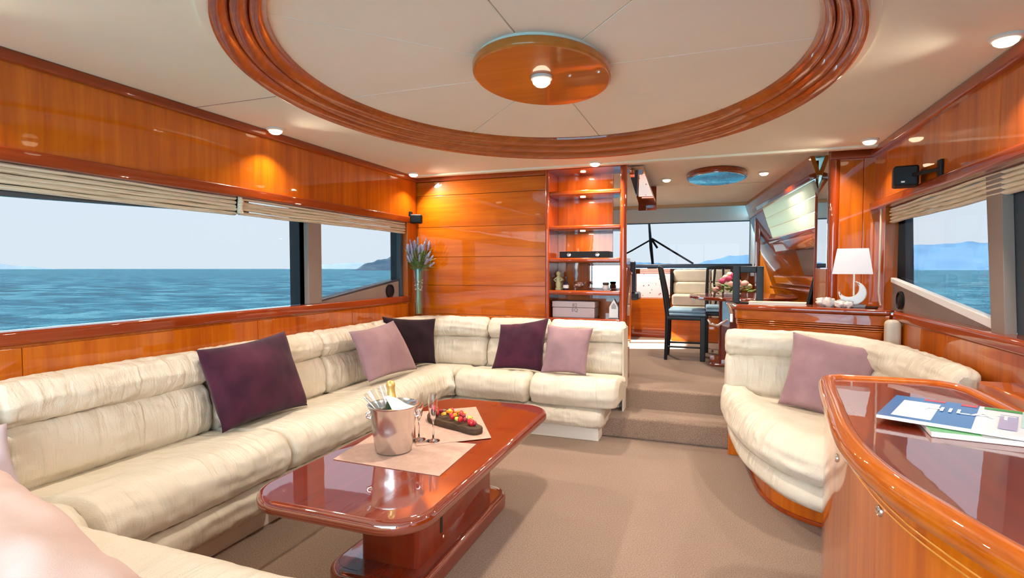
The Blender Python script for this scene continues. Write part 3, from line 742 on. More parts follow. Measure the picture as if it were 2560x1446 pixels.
flat('placemat', [(-1.374, 1.728), (-.902, 1.716), (-.920, 2.087), (-1.409, 2.039)], .4505, .0025, 'placemat_fabric', 'pinkish beige placemat under the ice bucket', 'placemat')
flat('placemat', [(-1.145, 1.972), (-.888, 2.18), (-1.167, 2.646), (-1.424, 2.438)], .4532, .0025, 'placemat_fabric', 'pinkish beige placemat under the fruit board, overlapping the other one', 'placemat')
TZ = .4534
# ice bucket
BX, BY = -1.205, 1.895
bk = thing('ice_bucket', (BX, BY, TZ), 'brushed steel ice bucket with bottle standing on the front placemat', 'ice bucket')
lathe('bucket_body', [(.0, .002), (.066, .0), (.074, .006), (.086, .10), (.096, .180), (.104, .186), (.105, .193), (.098, .194), (.091, .184), (.082, .10), (.068, .012), (0, .010)], (BX, BY, TZ), 'steel', bk, 48)
for sx in (-1, 1):
    q = Vector((.86 * sx, .5 * sx, 0)); b0 = Vector((BX, BY, TZ + .160)) + q * .091
    h = tube('handle', [b0, b0 + q * .010, b0 + q * .016 + Vector((0, 0, -.006)), b0 + q * .014 + Vector((0, 0, -.018)), b0 + q * -.002 + Vector((0, 0, -.024)) ], .006, 'chrome', bk, 10)
def tilt(dx, dy): return Vector((dx, dy, 1)).normalized().to_track_quat('Z', 'Y').to_matrix()
# champagne bottle with napkin
bt = thing('champagne_bottle', (BX - .005, BY + .01, TZ + .02), 'champagne bottle with gold foil neck leaning in the ice bucket', 'bottle')
A = tilt(-.16, .10); org = Vector((BX + .02, BY - .012, TZ + .016))
lathe('glass_body', [(0, 0), (.036, .0), (.040, .008), (.040, .125), (.032, .165), (.018, .20), (.0145, .215)], org, 'green_glass', bt, 28, A)
lathe('foil', [(.019, .195), (.0165, .215), (.0155, .245), (.018, .248), (.018, .262), (.012, .272), (0, .274)], org, 'gold_foil', bt, 24, A)
# folded napkin draped over the bottle
vs, fs = [], []; n1, n2 = 14, 10
for i in range(n1 + 1):
    for j in range(n2 + 1):
        a, b = i / n1, j / n2
        p = org + A @ Vector((0, 0, .215)) ; d = Vector((.078, -.022, -.046))
        w = .016 + .040 * a ; side = Vector((.42, .90, 0))
        q = p + d * a + side * ((b - .5) * 2 * w) + Vector((0, 0, -.006 * a * (2 * b - 1) ** 2 - .016 * (1 - a) * (2 * b - 1) ** 2 + .006 * math.sin(9 * b + 4 * a)))
        q += Vector((-.35, -.8, 0)).normalized() * (.030 * (1 - (2 * b - 1) ** 2))
        vs.append(q)
for i in range(n1):
    for j in range(n2): k = i * (n2 + 1) + j; fs.append((k, k + 1, k + n2 + 2, k + n2 + 1))
nk = raw('napkin', vs, fs, 'cotton_white'); md = nk.modifiers.new('thickness', 'SOLIDIFY'); md.thickness = .003
tag(nk, 'folded white napkin wrapped round the neck of the champagne bottle', 'napkin')
FL = [(0, 0), (.028, 0), (.029, .002), (.012, .005), (.0035, .012), (.003, .075), (.005, .088), (.013, .105), (.0195, .135), (.021, .165), (.018, .205), (.0172, .205), (.0198, .165), (.0182, .136), (.011, .108), (0, .094)]
for x, y, l_ in ((-1.173, 2.045, 'left one of two empty champagne flutes beside the ice bucket'), (-1.106, 2.05, 'right one of two empty champagne flutes beside the ice bucket')):
    o = lathe('champagne_flute', FL, (x, y, .4562), 'clear_glass', None, 28); tag(o, l_, 'glass', 'champagne flutes on the table')
# two flutes standing upside down in the ice
for k, (dx, dy, l_) in enumerate(((-.62, -.18, 'lower of two clear glasses sticking out of the left side of the ice bucket'), (-.50, .20, 'upper of two clear glasses sticking out of the left side of the ice bucket'))):
    A2 = tilt(dx, dy); o = lathe('tilted_glass', [(0, .0), (.012, .002), (.016, .03), (.021, .10), (.024, .15), (.023, .15), (.0195, .10), (.0145, .03), (0, .012)], (BX - .025, BY + .02 - k * .02 + (.03 if k else -.02), TZ + .115), 'thin_glass', None, 24, A2)
    tag(o, l_, 'glass', 'glasses tilted in the ice bucket')
o = tube('ice_tongs', [(BX - .03, BY - .03, TZ + .14), (BX - .085, BY - .045, TZ + .205), (BX - .105, BY - .05, TZ + .222)], [.004, .005, .004], 'chrome'); tag(o, 'chrome ice tongs resting on the left rim of the bucket', 'tongs')
for k in range(26):
    a = k * 2.4; r = .055 * math.sqrt((k + .5) / 26)
    x, y = BX + r * math.cos(a) - .008, BY + r * math.sin(a)
    if (Vector((x, y, 0)) - Vector((org.x - .02, org.y + .015, 0))).length < .045: continue
    o = box('ice_cube', (x - .011, x + .011), (y - .011, y + .011), (TZ + .150, TZ + .172), 'clear_glass', None, .004, 2, Matrix.Rotation(k, 3, Vector((k % 3, 1, .4)).normalized()))
    tag(o, 'clear ice cube among the ice in the steel bucket', 'ice cube', 'ice cubes in the bucket')

# fruit board
bd = thing('serving_board', (-1.12, 2.29, .456), 'dark live-edge wooden serving board with cut fruit', 'serving board')
out = [(-.20, .025), (-.17, .075), (-.09, .085), (.0, .062), (.08, .045), (.165, .030), (.185, -.005), (.165, -.035), (.08, -.045), (-.02, -.060), (-.12, -.065), (-.185, -.03)]
oc = [(p.x, p.y) for p in catmull([(x, y, 0) for x, y in out], 4, True)]
MB = Matrix.Translation((-1.115, 2.285, 0)) @ Matrix.Rotation(math.radians(-27), 4, 'Z')
prism('board', oc, .4562, .486, 'board_wood', bd, .006, 2, M=MB)
random.seed(3)
kinds = [('strawberry', 'strawberry', .015), ('raspberry', 'raspberry', .011), ('orange_slice', 'orange_fruit', .017), ('mango_piece', 'mango', .015), ('kiwi_slice', 'kiwi', .014), ('grape', 'grape', .011)]
seq = [0, 5, 0, 1, 5, 0, 1, 0, 5, 3, 3, 2, 2, 0, 3, 2, 0, 0, 1, 4, 4, 0, 1, 4, 0, 5, 1, 0]
for k, q in enumerate(seq):
    nm, mt, r = kinds[q]; t = k / (len(seq) - 1)
    lx = -.16 + .30 * t + random.uniform(-.012, .012); ly = (random.uniform(-.045, .055) * (1 - .5 * t)); p = MB @ Vector((lx, ly, 0)); hgt = .486 + r * .95 + max(0, .018 * math.sin(PI * min(1, t * 1.1)) * (1 - abs(ly) / .06))
    R_ = Matrix.Rotation(random.uniform(0, 6), 3, 'Z') @ Matrix.Rotation(random.uniform(-.6, .6), 3, 'X')
    col = {'strawberry': 'red strawberry half', 'raspberry': 'dark red raspberry', 'orange_fruit': 'orange wedge', 'mango': 'yellow mango piece', 'kiwi': 'green kiwi slice', 'grape': 'dark grape'}[mt]
    at = (p.x, p.y, hgt)
    if nm in ('orange_slice', 'kiwi_slice'): o = lathe(nm, [(0, -.004), (r, -.004), (r * 1.02, 0), (r, .004), (0, .005)], at, mt, None, 16, R_)
    elif nm == 'mango_piece': o = box(nm, (at[0] - r * .5, at[0] + r * .5), (at[1] - r * 1.2, at[1] + r * 1.2), (at[2] - r * .5, at[2] + r * .5), mt, None, .004, 2, R_)
    elif nm == 'strawberry': o = ico(nm, at, r, mt, None, 2, (.85, .85, 1.15), .08, k, R_)
    else: o = ico(nm, at, r, mt, None, 2, (1, 1, 1.1), .25 if nm == 'raspberry' else .02, k, R_)
    tag(o, f'small {col} on the dark serving board', nm.replace('_', ' '), f'{nm.replace("_", " ")}s on the serving board'.replace('rrys', 'rries'))

# ================================================================== CURVED COUNTER, RIGHT FOREGROUND
CF = [(.46, 2.345), (.40, 2.29), (.368, 2.12), (.335, 1.85), (.303, 1.57), (.300, 1.38), (.318, 1.22), (.355, 1.08), (.41, .92), (.50, .72)]
cf = catmull([(x, y, 0) for x, y in CF], 8)
def inset_front(d):
    outp = []
    for i, p in enumerate(cf):
        t = (cf[min(i + 1, len(cf) - 1)] - cf[max(i - 1, 0)]).normalized(); nrm = Vector((-t.y, t.x, 0))
        if nrm.x < 0 and i > 12: nrm = -nrm
        if nrm.dot(Vector((.65, 1.6, 0)) - p) < 0: nrm = -nrm
        outp.append(p + nrm * d)
    return outp
def inset_var(d):
    a, b = inset_front(0), inset_front(d); o_ = []
    for i in range(len(a)):
        f = max(0, min(1, (i - 16) / 22)); f = .38 + .62 * f * f * (3 - 2 * f); o_.append(a[i].lerp(b[i], f))
    return o_
def counter_outline(d): return [(p.x, p.y) for p in inset_front(d)] + [(.86 - d, .72), (.86 - d, 2.22), (.835 - d, 2.31), (.78 - d, 2.345 - d)]
cn = thing('curved_counter', (.6, 1.6, 0), 'curved lacquered wooden counter with doors in the right foreground', 'counter')
prism('counter_top', counter_outline(.012), .755, .790, 'table_wood', cn, .008, 2)
# thick bullnose edging round the top
edge = [(p.x, p.y) for p in inset_front(.0)] + [(.86, .72), (.86, 2.20), (.838, 2.285), (.79, 2.335), (.74, 2.352), (.6, 2.350)]
ec = [Vector((x, y, 0)) for x, y in edge]
def rim(name, loop, prof, mat, parent):
    vs, fs = [], []; m = len(loop); c = sum(loop, Vector()) / m
    for i, p in enumerate(loop):
        t = (loop[(i + 1) % m] - loop[i - 1]).normalized(); nn = Vector((-t.y, t.x, 0))
        if nn.dot(c - p) < 0: nn = -nn
        for d, z in prof: vs.append(p + nn * d + Vector((0, 0, z)))
    k = len(prof)
    for i in range(m):
        for j in range(k): fs.append((i * k + j, i * k + (j + 1) % k, ((i + 1) % m) * k + (j + 1) % k, ((i + 1) % m) * k + j))
    return raw(name, vs, fs, mat, parent, True, 60)
prof = [(.052, .792), (.046, .797), (.030, .803), (.014, .800), (.002, .786), (.0, .768), (.008, .752), (.022, .742), (.052, .742)]
rim('edge_moulding', ec, prof, 'cherry_y', cn)
bod = inset_front(.03)
prism('body', [(p.x, p.y) for p in inset_var(.076)] + [(.80, .76), (.80, 2.26)], .0, .756, 'cherry_z', cn, 0)
# doors on the curved front
def curved_panel(name, i0, i1, z0, z1, d0, d1, mat, parent, bev=.004):
    a = inset_var(d0)[i0:i1 + 1]; b = inset_var(d1)[i0:i1 + 1]; return prism(name, [(p.x, p.y) for p in a] + [(p.x, p.y) for p in reversed(b)], z0, z1, mat, parent, bev, 2)
ND = len(cf)
cuts = [4, 37, 60, ND - 1]
dm = []
for a, b in zip(cuts[:-1], cuts[1:]):
    A_ = inset_front(.026); 
    d = curved_panel('door', a, b, .03, .735, .058, .078, 'cherry_z', cn); dm.append(d)
    for zc in (.700, .687):
        q = inset_var(.0575)[a:b + 1]; tube('inlay_strip', [(p.x, p.y, zc) for p in q], .0022, 'inlay_yellow', d, 6)
frieze = curved_panel('frieze', 4, ND - 1, .736, .746, .05, .08, 'trim_y', cn, .003)
def latch(i, z, door):
    p = inset_var(.058)[i]; t = (cf[i + 1] - cf[i - 1]).normalized(); nn = Vector((t.y, -t.x, 0))
    if nn.x > 0: nn = -nn
    A_ = nn.to_track_quat('Z', 'Y').to_matrix()
    l1 = lathe('latch', [(0, -.004), (.013, -.004), (.013, .002), (.011, .0045), (.009, .003), (.0075, .0045), (0, .0045)], (p.x, p.y, z), 'chrome', door, 24, A_)
latch(25, .640, dm[0]); latch(41, .672, dm[1])

# magazines
def mag(name, c, L, Wd, th, ang, z, label, cover):
    M = Matrix.Translation((c[0], c[1], z)) @ Matrix.Rotation(ang, 4, 'Z')
    t = thing(name, (c[0], c[1], z), label, 'magazine')
    prism('pages', [(-L / 2, -Wd / 2), (L / 2, -Wd / 2), (L / 2, Wd / 2), (-L / 2, Wd / 2)], 0, th, 'paper', t, .001, 1, M=M)
    for k, (x0, x1, y0, y1, mt) in enumerate(cover):
        prism('cover_print', [(x0 * L, y0 * Wd), (x1 * L, y0 * Wd), (x1 * L, y1 * Wd), (x0 * L, y1 * Wd)], th + .0002 + .0003 * k, th + .0004 + .0003 * k, mt, t, 0, 1, M=M)
    return t, M
mag('magazine', (.655, 1.70), .25, .29, .012, math.radians(-6), .7905, 'lower magazine with green and grey cover under the blue one on the counter', [(-.5, .5, -.5, .5, 'cover_white'), (-.5, .5, -.48, -.30, 'cover_green'), (-.1, .2, -.5, -.2, 'grey_stone')])
t, M = mag('magazine', (.645, 1.73), .35, .30, .009, math.radians(-24), .8045, 'upper magazine with blue and white cover on the curved counter', [(-.5, .5, -.5, .5, 'cover_white'), (-.5, .05, -.5, .5, 'cover_blue'), (-.42, -.18, -.42, .30, 'cover_white'), (-.30, -.16, .40, .48, 'cover_red'), (-.06, .04, .38, .48, 'cover_red'), (.08, .30, .38, .47, 'cover_green'), (.18, .28, -.35, .22, 'cover_lilac'), (.30, .5, -.2, .40, 'cover_aqua')])
text_mesh('cover_title', 'HILAT', .07, M @ Matrix.Translation((0.0, .02, .0125)), 'cover_white', t)

# ================================================================== SHELF UNIT IN THE FORWARD WALL
su = thing('shelf_unit', (-.92, 4.35, .3), 'open lacquered wooden shelf unit between the plank wall and the passage', 'shelf unit')
box('side_panel', (-1.237, -1.213), (4.195, 4.52), (.30, 2.0), 'trim_z', su, .004)
lathe('front_post', [(.026, .305), (.026, 2.0)], (-.618, 4.222, 0), 'trim_z', su, 20)
lathe('front_post', [(.016, .305), (.016, 2.0)], (-1.222, 4.20, 0), 'trim_z', su, 16)
box('side_panel', (-.632, -.604), (4.25, 4.52), (.30, 1.285), 'trim_z', su, .004)
for z in (1.818, 1.543, 1.285, 1.026, .805):
    box('shelf', (-1.213, -.634), (4.20, 4.50), (z - .036, z), 'trim_x', su, .012, 3)
box('back_panel', (-1.213, -.745), (4.50, 4.52), (1.285, 2.0), 'cherry_z', su, .002)
box('back_panel', (-1.213, -.634), (4.50, 4.52), (.30, 1.25), 'cherry_z', su, .002)
box('top_rail', (-1.22, -.60), (4.20, 4.52), (1.985, 2.02), 'trim_x', su, .004)
for zl in (1.985, 1.782, 1.507):  # small lamps with glowing discs, added to brighten the upper shelf bays
    ld = bpy.data.lights.new('added_shelf_light', 'AREA'); ld.shape = 'DISK'; ld.size = .04; ld.energy = 2.2; ld.color = (1, .78, .48)
    lo = bpy.data.objects.new('added_shelf_light', ld); COL.objects.link(lo); lo.location = (-.96, 4.33, zl - .008); P(lo, su)
    lathe('added_shelf_disc', [(.022, 0), (.022, -.006), (0, -.007)], (-.96, 4.33, zl), 'bulb_glow', su, 18)
# things on the shelves
t = thing('media_player', (-.93, 4.33, 1.286), 'flat dark media player with two silver knobs on the third shelf', 'media player')
box('case', (-1.137, -.735), (4.26, 4.46), (1.287, 1.338), 'black_plastic', t, .004)
for x in (-1.055, -.825): lathe('knob', [(.017, 0), (.016, .014), (0, .016)], (x, 4.259, 1.312), 'chrome', t, 20, Vector((0, -1, 0)).to_track_quat('Z', 'Y').to_matrix())
t = thing('mirror_plate', (-.8, 4.47, 1.03), 'low rectangular mirror plate leaning at the back of the fourth shelf', 'mirror')
box('plate', (-.955, -.65), (4.478, 4.496), (1.03, 1.235), 'trim_x', t, .003); box('mirror_face', (-.945, -.66), (4.474, 4.479), (1.04, 1.225), 'mirror', t, .001)
def figurine(x, y, z, h, mat, label):
    t = thing('figurine', (x, y, z), label, 'figurine'); k = h / .15
    lathe('figure_base', [(0, 0), (.026 * k, 0), (.026 * k, .014 * k), (.018 * k, .018 * k)], (x, y, z), mat, t, 16)
    lathe('figure_body', [(.019 * k, .016 * k), (.022 * k, .05 * k), (.017 * k, .075 * k), (.022 * k, .092 * k), (.012 * k, .108 * k), (.009 * k, .112 * k)], (x, y, z), mat, t, 16)
    ico('figure_head', (x, y, z + .128 * k), .018 * k, mat, t, 2, (1, 1, 1.15), .1)
    for s in (-1, 1): tube('figure_arm', [(x + s * .018 * k, y, z + .095 * k), (x + s * .033 * k, y - .008, z + .078 * k), (x + s * .016 * k, y - .022 * k, z + .068 * k)], .006 * k, mat, t, 8)
figurine(-1.150, 4.28, 1.027, .155, 'figurine_stone', 'pale stone standing figurine at the front left of the fourth shelf')
figurine(-1.170, 4.41, 1.027, .150, 'figurine_stone', 'second stone figurine half hidden behind the pale one on the fourth shelf')
t = thing('miniature_bottle', (-1.085, 4.28, 1.027), 'small dark bottle with a white label on the fourth shelf', 'bottle')
lathe('bottle_glass', [(0, 0), (.022, 0), (.024, .006), (.023, .045), (.014, .062), (.007, .072), (.0065, .098), (.009, .100), (.009, .108), (0, .109)], (-1.085, 4.28, 1.027), 'bottle_dark', t, 20)
lathe('label_band', [(.0242, .014), (.0242, .040)], (-1.085, 4.28, 1.027), 'paper', t, 20, caps=False)
t = thing('glass_bowl', (-.985, 4.30, 1.027), 'small glass bowl filled with pink shells on the fourth shelf', 'bowl')
lathe('bowl_glass', [(0, 0), (.028, 0), (.034, .012), (.048, .040), (.055, .066), (.052, .066), (.045, .040), (.031, .014), (0, .006)], (-.985, 4.30, 1.027), 'thin_glass', t, 28)
random.seed(5)
for k in range(14):
    a = k * 2.4; r = .034 * math.sqrt((k + .5) / 14)
    o = ico('small_shell', (-.985 + r * math.cos(a), 4.30 + r * math.sin(a), 1.027 + .03 + .012 * (k % 3)), .013, ['shell_pink', 'shell_white', 'rose_pink'][k % 3], None, 1, (1, .8, .6), .3, k)
    tag(o, f'tiny {["pinkish brown", "white", "rose"][k % 3]} shell in the glass bowl on the shelf', 'shell', f'{["brown", "white", "rose"][k % 3]} shells in the glass bowl')
t = thing('small_jar', (-.765, 4.30, 1.027), 'small round jar with white base and dark rim on the fourth shelf', 'jar')
lathe('jar_body', [(0, 0), (.022, 0), (.028, .012), (.027, .03), (.02, .042)], (-.765, 4.30, 1.027), 'white_ceramic', t, 24); lathe('jar_rim', [(.021, .041), (.027, .05), (.024, .062), (0, .06)], (-.765, 4.30, 1.027), 'board_wood', t, 24)
t = thing('gift_box', (-1.02, 4.31, .806), 'lilac cardboard box with a printed monogram on the lowest shelf', 'box')
box('box_body', (-1.190, -.845), (4.25, 4.42), (.806, .885), 'lilac_card', t, .003); box('box_lid', (-1.193, -.842), (4.247, 4.423), (.888, .936), 'lilac_card', t, .003)
RX = Matrix.Rotation(PI / 2, 4, 'X')
text_mesh('monogram', '82', .042, Matrix.Translation((-1.005, 4.2465, .905)) @ RX, 'ink', t); text_mesh('monogram', 'EQ', .040, Matrix.Translation((-1.005, 4.2490, .866)) @ RX, 'ink', t)
t = thing('house_lantern', (-.695, 4.29, .806), 'white house-shaped lantern with pointed roof on the lowest shelf', 'lantern')
prism('lantern_body', [(-.036, 0), (.036, 0), (.036, .085), (0, .150), (-.036, .085)], -.03, .03, 'white_paint', t, .003, 1, M=Matrix.Translation((-.695, 4.29, .812)) @ RX)
prism('lantern_window', [(-.018, .07), (.018, .07), (.018, .095), (0, .12), (-.018, .095)], .03, .033, 'grey_stone', t, 0, 1, M=Matrix.Translation((-.695, 4.29, .812)) @ RX)
box('lantern_base', (-.736, -.654), (4.255, 4.325), (.806, .814), 'grey_stone', t, .002)

# ================================================================== BLINDS
def blind(name, y0, y1, x0, sgn, z0, z1, nple, label, sag=.006):
    t = thing(name, (x0, (y0 + y1) / 2, z0), label, 'window blind'); h = (z1 - z0) / nple
    for k in range(nple):
        n = max(10, int((y1 - y0) / .05)); vs, fs = [], []
        pr = [(.0, 1.02), (.012, .96), (.022, .7), (.026, .4), (.020, .12), (.008, -.02), (.0, .0)]
        for i in range(n + 1):
            y = y0 + (y1 - y0) * i / n; w = noise.noise(Vector((y * 3, k * 4.1, x0)))
            for d, q in pr: vs.append((x0 + sgn * (d * (1 + .25 * w)), y, z0 + h * (k + q) + w * sag))
        m = len(pr)
        for i in range(n):
            for j in range(m): fs.append((i * m + j, i * m + (j + 1) % m, (i + 1) * m + (j + 1) % m, (i + 1) * m + j))
        fs += [tuple(range(m)), tuple(reversed(range(n * m, (n + 1) * m)))]
        raw('pleat', vs, fs, 'woven_blind', t, True, 60)
    return t
blind('roman_blind', -1.2, 2.285, -2.462, 1, 1.494, 1.596, 5, 'long folded woven blind over the left part of the left window')
blind('roman_blind', 2.315, 4.045, -2.462, 1, 1.500, 1.596, 5, 'shorter folded woven blind over the right part of the left window')
o = tube('blind_tie', [(-2.43, 2.30, 1.60), (-2.425, 2.302, 1.57), (-2.428, 2.298, 1.535), (-2.43, 2.302, 1.505)], [.010, .016, .013, .017], 'woven_blind', None, 10); tag(o, 'knotted cloth tie between the two blinds of the left window', 'blind tie')
rb = blind('roman_blind', -1.2, 4.10, 1.115, -1, 1.492, 1.596, 5, 'folded woven blind over the right window')
# blind in the dining-area window: cream panels
t = thing('cream_blind', wpt(.3, 1.55), 'cream blind lowered over the slanted window beside the dining table', 'window blind')
for k in range(3):
    za, zb = 1.548 + k * .112, 1.548 + (k + 1) * .112 - .003
    wslab('blind_panel', 0.0, .69 - .0 * k, za, zb, 'curtain_cream', t, .004, .012 + .003 * (k % 2), .003)
# pull cord of the right blind
cd_ = tube('pull_cord', [(1.045, 4.105, 1.585), (1.043, 4.10, 1.30), (1.04, 4.095, 1.05), (1.045, 4.09, .99), (1.05, 4.085, .962)], .006, 'cord_beige', rb, 8); cd_['label'] = 'beige pull cord beside the window'

# ================================================================== LOUDSPEAKERS
def speaker(c, d, ang, wall, label):
    t = thing('loudspeaker', c, label, 'loudspeaker'); R_ = Matrix.Rotation(ang, 3, 'Z')
    box('cabinet', (c[0] - d[0] / 2, c[0] + d[0] / 2), (c[1] - d[1] / 2, c[1] + d[1] / 2), (c[2] - d[2] / 2, c[2] + d[2] / 2), 'black_plastic', t, .012, 3, R_)
    tube('bracket_arm', [c, ((c[0] + wall[0]) / 2, (c[1] + wall[1]) / 2, c[2]), wall], .010, 'black_plastic', t, 10)
    box('bracket_plate', (wall[0] - .008, wall[0] + .008), (wall[1] - .022, wall[1] + .022), (wall[2] - .045, wall[2] + .045), 'black_plastic', t, .004)
    f = R_ @ Vector((0, -d[1] / 2 - .0015, 0)); q = Vector(c) + f
    box('badge', (q.x - .022, q.x - .006), (q.y - .001, q.y + .001), (c[2] - d[2] * .36, c[2] - d[2] * .28), 'chrome', t, 0, 1, R_)
    return t
speaker((.975, 3.42, 1.685), (.11, .135, .105), math.radians(-12), (1.043, 3.16, 1.68), 'black satellite loudspeaker on the valance above the right window')
speaker((-2.345, 4.07, 1.622), (.10, .09, .075), math.radians(25), (-2.412, 4.09, 1.645), 'small black loudspeaker in the corner above the flower vase')
# round black speakers in the window coamings
for x, y, z, r, ax, l_ in ((-2.486, 3.87, 1.015, .055, (1, 0, 0), 'round black vent in the coaming of the left window'), (1.114, 3.93, 1.005, .055, (-1, 0, 0), 'round black vent in the coaming of the right window')):
    t = thing('round_vent', (x, y, z), l_, 'vent')
    lathe('vent_ring', [(r, -.004), (r, .010), (r * .86, .012), (r * .84, .004)], (x, y, z), 'black_plastic', t, 32, Vector(ax).to_track_quat('Z', 'Y').to_matrix())
    lathe('vent_disc', [(r * .85, .0), (r * .5, .008), (0, .010)], (x, y, z), 'black_wood', t, 32, Vector(ax).to_track_quat('Z', 'Y').to_matrix())

# ================================================================== VASE WITH LAVENDER
VX, VY = -2.345, 4.10
v = thing('glass_vase', (VX, VY, .79), 'tall clear glass vase with pebbles in the sofa corner', 'vase')
lathe('vase_glass', [(0, 0), (.050, 0), (.054, .006), (.054, .40), (.051, .40), (.051, .012), (0, .010)], (VX, VY, .797), 'thin_glass', v, 32)
prism('vase_shelf', rrect(-2.43, -2.28, 4.04, 4.20, .02, 4), .786, .797, 'cherry_x', v, .003, 1)
random.seed(11)
for k in range(40):
    a = k * 2.4; r = .033 * math.sqrt(((k * 7) % 13 + .5) / 13); o = ico('pebble', (VX + r * math.cos(a), VY + r * math.sin(a), 1.005 + .0026 * k), .0095, ['shell_pink', 'rose_cream', 'shell_white'][k % 3], v, 1, (1, .8, .8), .2, k)
bq = thing('lavender_bouquet', (VX, VY, .81), 'bunch of lavender and green stems standing in the tall glass vase', 'flowers')
for k in range(54):
    a = k * 2.399; sp_ = .115 * math.sqrt((k + .5) / 54); hh = random.uniform(.50, .66) - sp_ * .6
    p0 = Vector((VX + .022 * math.cos(a + 1), VY + .022 * math.sin(a + 1), .812)); p2 = Vector((VX + max(-.065, sp_ * math.cos(a) * 1.15 + .02), VY - .035 + sp_ * math.sin(a) * .55, .80 + hh)); p1 = Vector((VX + .026 * math.cos(a), VY + .026 * math.sin(a), 1.17))
    st_ = tube('stem', [p0, p1, (p1 + p2) / 2 + Vector((0, 0, .01)), p2], .0022, 'stem_green', bq, 5)
    d = (p2 - p1).normalized()
    if k % 4 != 3:
        vs = [p2 + d * (.010 * j - .03) for j in range(8)]
        tube('flower_spike', vs, [.004, .010, .007, .010, .007, .009, .006, .002], 'lavender_bud', st_, 7)
    A_ = d.to_track_quat('Z', 'Y').to_matrix()
    for j in range(5):
        b0 = p1.lerp(p2, .2 + .16 * j); sd = A_ @ Vector((math.cos(j * 2 + k), math.sin(j * 2 + k), .9)); w = sd.cross(d).normalized() * .005
        raw('leaf', [b0, b0 + sd * .02 + w, b0 + sd * .048, b0 + sd * .02 - w], [(0, 1, 2, 3)], 'leaf_green', st_, False)

# ================================================================== SIDEBOARD
sb = thing('sideboard', (.62, 4.1, 0), 'lacquered wooden sideboard with rounded top behind the curved sofa', 'sideboard')
def sbo(d):
    return [(.165 + d, 4.297), (.165 + d, 4.16 + d), (.175 + d, 4.125 + d), (.21 + d, 4.098 + d), (1.0 - d, 3.872 + d), (1.05 - d, 3.870 + d), (1.078 - d, 3.90 + d), (1.078 - d, 4.10), (1.06, 4.115), (1.05, 4.28), (.84, 4.28), (.80, 4.262), (.77, 4.297)]
prism('top', sbo(0), .908, .947, 'trim_x', sb, .015, 4)
prism('cornice', sbo(.022), .845, .909, 'cherry_x', sb, .003, 1)
for z in (.832, .818, .804): prism('reeded_strip', sbo(.030), z, z + .011, 'cherry_x', sb, .004, 2)
prism('body', sbo(.036), .302, .803, 'cherry_x', sb, .002, 1)
prism('body_foot', [(.21, 4.10), (.21, 4.08), (1.03, 3.91), (1.03, 4.10)], .0, .303, 'cherry_x', sb, 0)
SZ = .9475
t = thing('chrome_latch_bracket', (.155, 4.10, .9), 'chrome door catch at the left end of the sideboard', 'door catch')
box('catch_plate', (.146, .171), (4.09, 4.15), (.82, .885), 'chrome', t, .006, 3)
tube('catch_lever', [(.160, 4.10, .885), (.150, 4.085, .925), (.135, 4.07, .955), (.165, 4.06, .952), (.185, 4.06, .940)], .013, 'chrome', t, 12)
tube('door_handle', [(.135, 4.12, .84), (.07, 4.14, .79), (.02, 4.16, .80), (.005, 4.18, .83)], .009, 'chrome', t, 10)
# book / tray
t = thing('guest_book', (.44, 4.17, SZ), 'wide flat beige book lying on the sideboard', 'book')
MBK = Matrix.Translation((.455, 4.165, SZ)) @ Matrix.Rotation(math.radians(-9), 4, 'Z')
prism('book_pages', [(-.175, -.07), (.175, -.07), (.175, .07), (-.175, .07)], .003, .017, 'paper', t, .001, 1, M=MBK)
for z in (.0, .017): prism('book_cover', [(-.18, -.074), (.18, -.074), (.18, .074), (-.18, .074)], z, z + .003, 'paper_beige', t, .001, 1, M=MBK)
# open picture frame
t = thing('picture_frame', (.27, 4.26, SZ), 'thick black empty picture frame standing on the sideboard', 'picture frame')
fx0, fx1, fy, fz = .170, .375, 4.255, SZ
for nm, xs, zs in (('frame_side', (fx0, fx0 + .048), (0, .27)), ('frame_side', (fx1 - .048, fx1), (0, .27)), ('frame_rail', (fx0 + .048, fx1 - .048), (.222, .27)), ('frame_rail', (fx0 + .048, fx1 - .048), (0, .012))):
    box(nm, xs, (fy - .012, fy + .012), (fz + zs[0], fz + zs[1]), 'black_wood', t, .006, 2)
# table lamp with moon-shaped base
LX, LY = .885, 4.075
t = thing('table_lamp', (LX, LY, SZ), 'table lamp with white tapered shade and crescent moon base on the sideboard', 'lamp')
R4 = Matrix.Translation((LX, LY, 1.165)) @ Matrix.Rotation(math.radians(-12), 4, 'Z')
vs = []
for z, a, b in ((0, .112, .075), (.165, .086, .055)):
    for x, y in ((-a, -b), (a, -b), (a, b), (-a, b)): vs.append(R4 @ Vector((x, y, z)))
o = raw('lamp_shade', vs, [(0, 1, 5, 4), (1, 2, 6, 5), (2, 3, 7, 6), (3, 0, 4, 7)], 'lamp_shade_cloth', t, False); md = o.modifiers.new('thickness', 'SOLIDIFY'); md.thickness = .003
box('lamp_foot', (LX - .045, LX + .075), (LY - .035, LY + .035), (SZ, SZ + .02), 'grey_stone', t, .004)
tube('lamp_stem', [(LX + .012, LY, SZ + .07), (LX + .010, LY, 1.21)], .006, 'white_ceramic', t, 10)
# crescent: outer disc minus a shifted one, horns up
pts = []
for k in range(29): a = math.radians(168 + 276 * k / 28); pts.append((.078 * math.cos(a), .078 * math.sin(a)))
for k in range(1, 24): a = math.radians(58 - 224 * k / 24); pts.append((-.022 + .056 * math.cos(a), .030 + .056 * math.sin(a)))
prism('moon_base', pts, -.024, .024, 'white_ceramic', t, .008, 3, M=Matrix.Translation((LX + .005, LY - .002, SZ + .093)) @ Matrix.Rotation(math.radians(-12), 4, 'Z') @ RX)
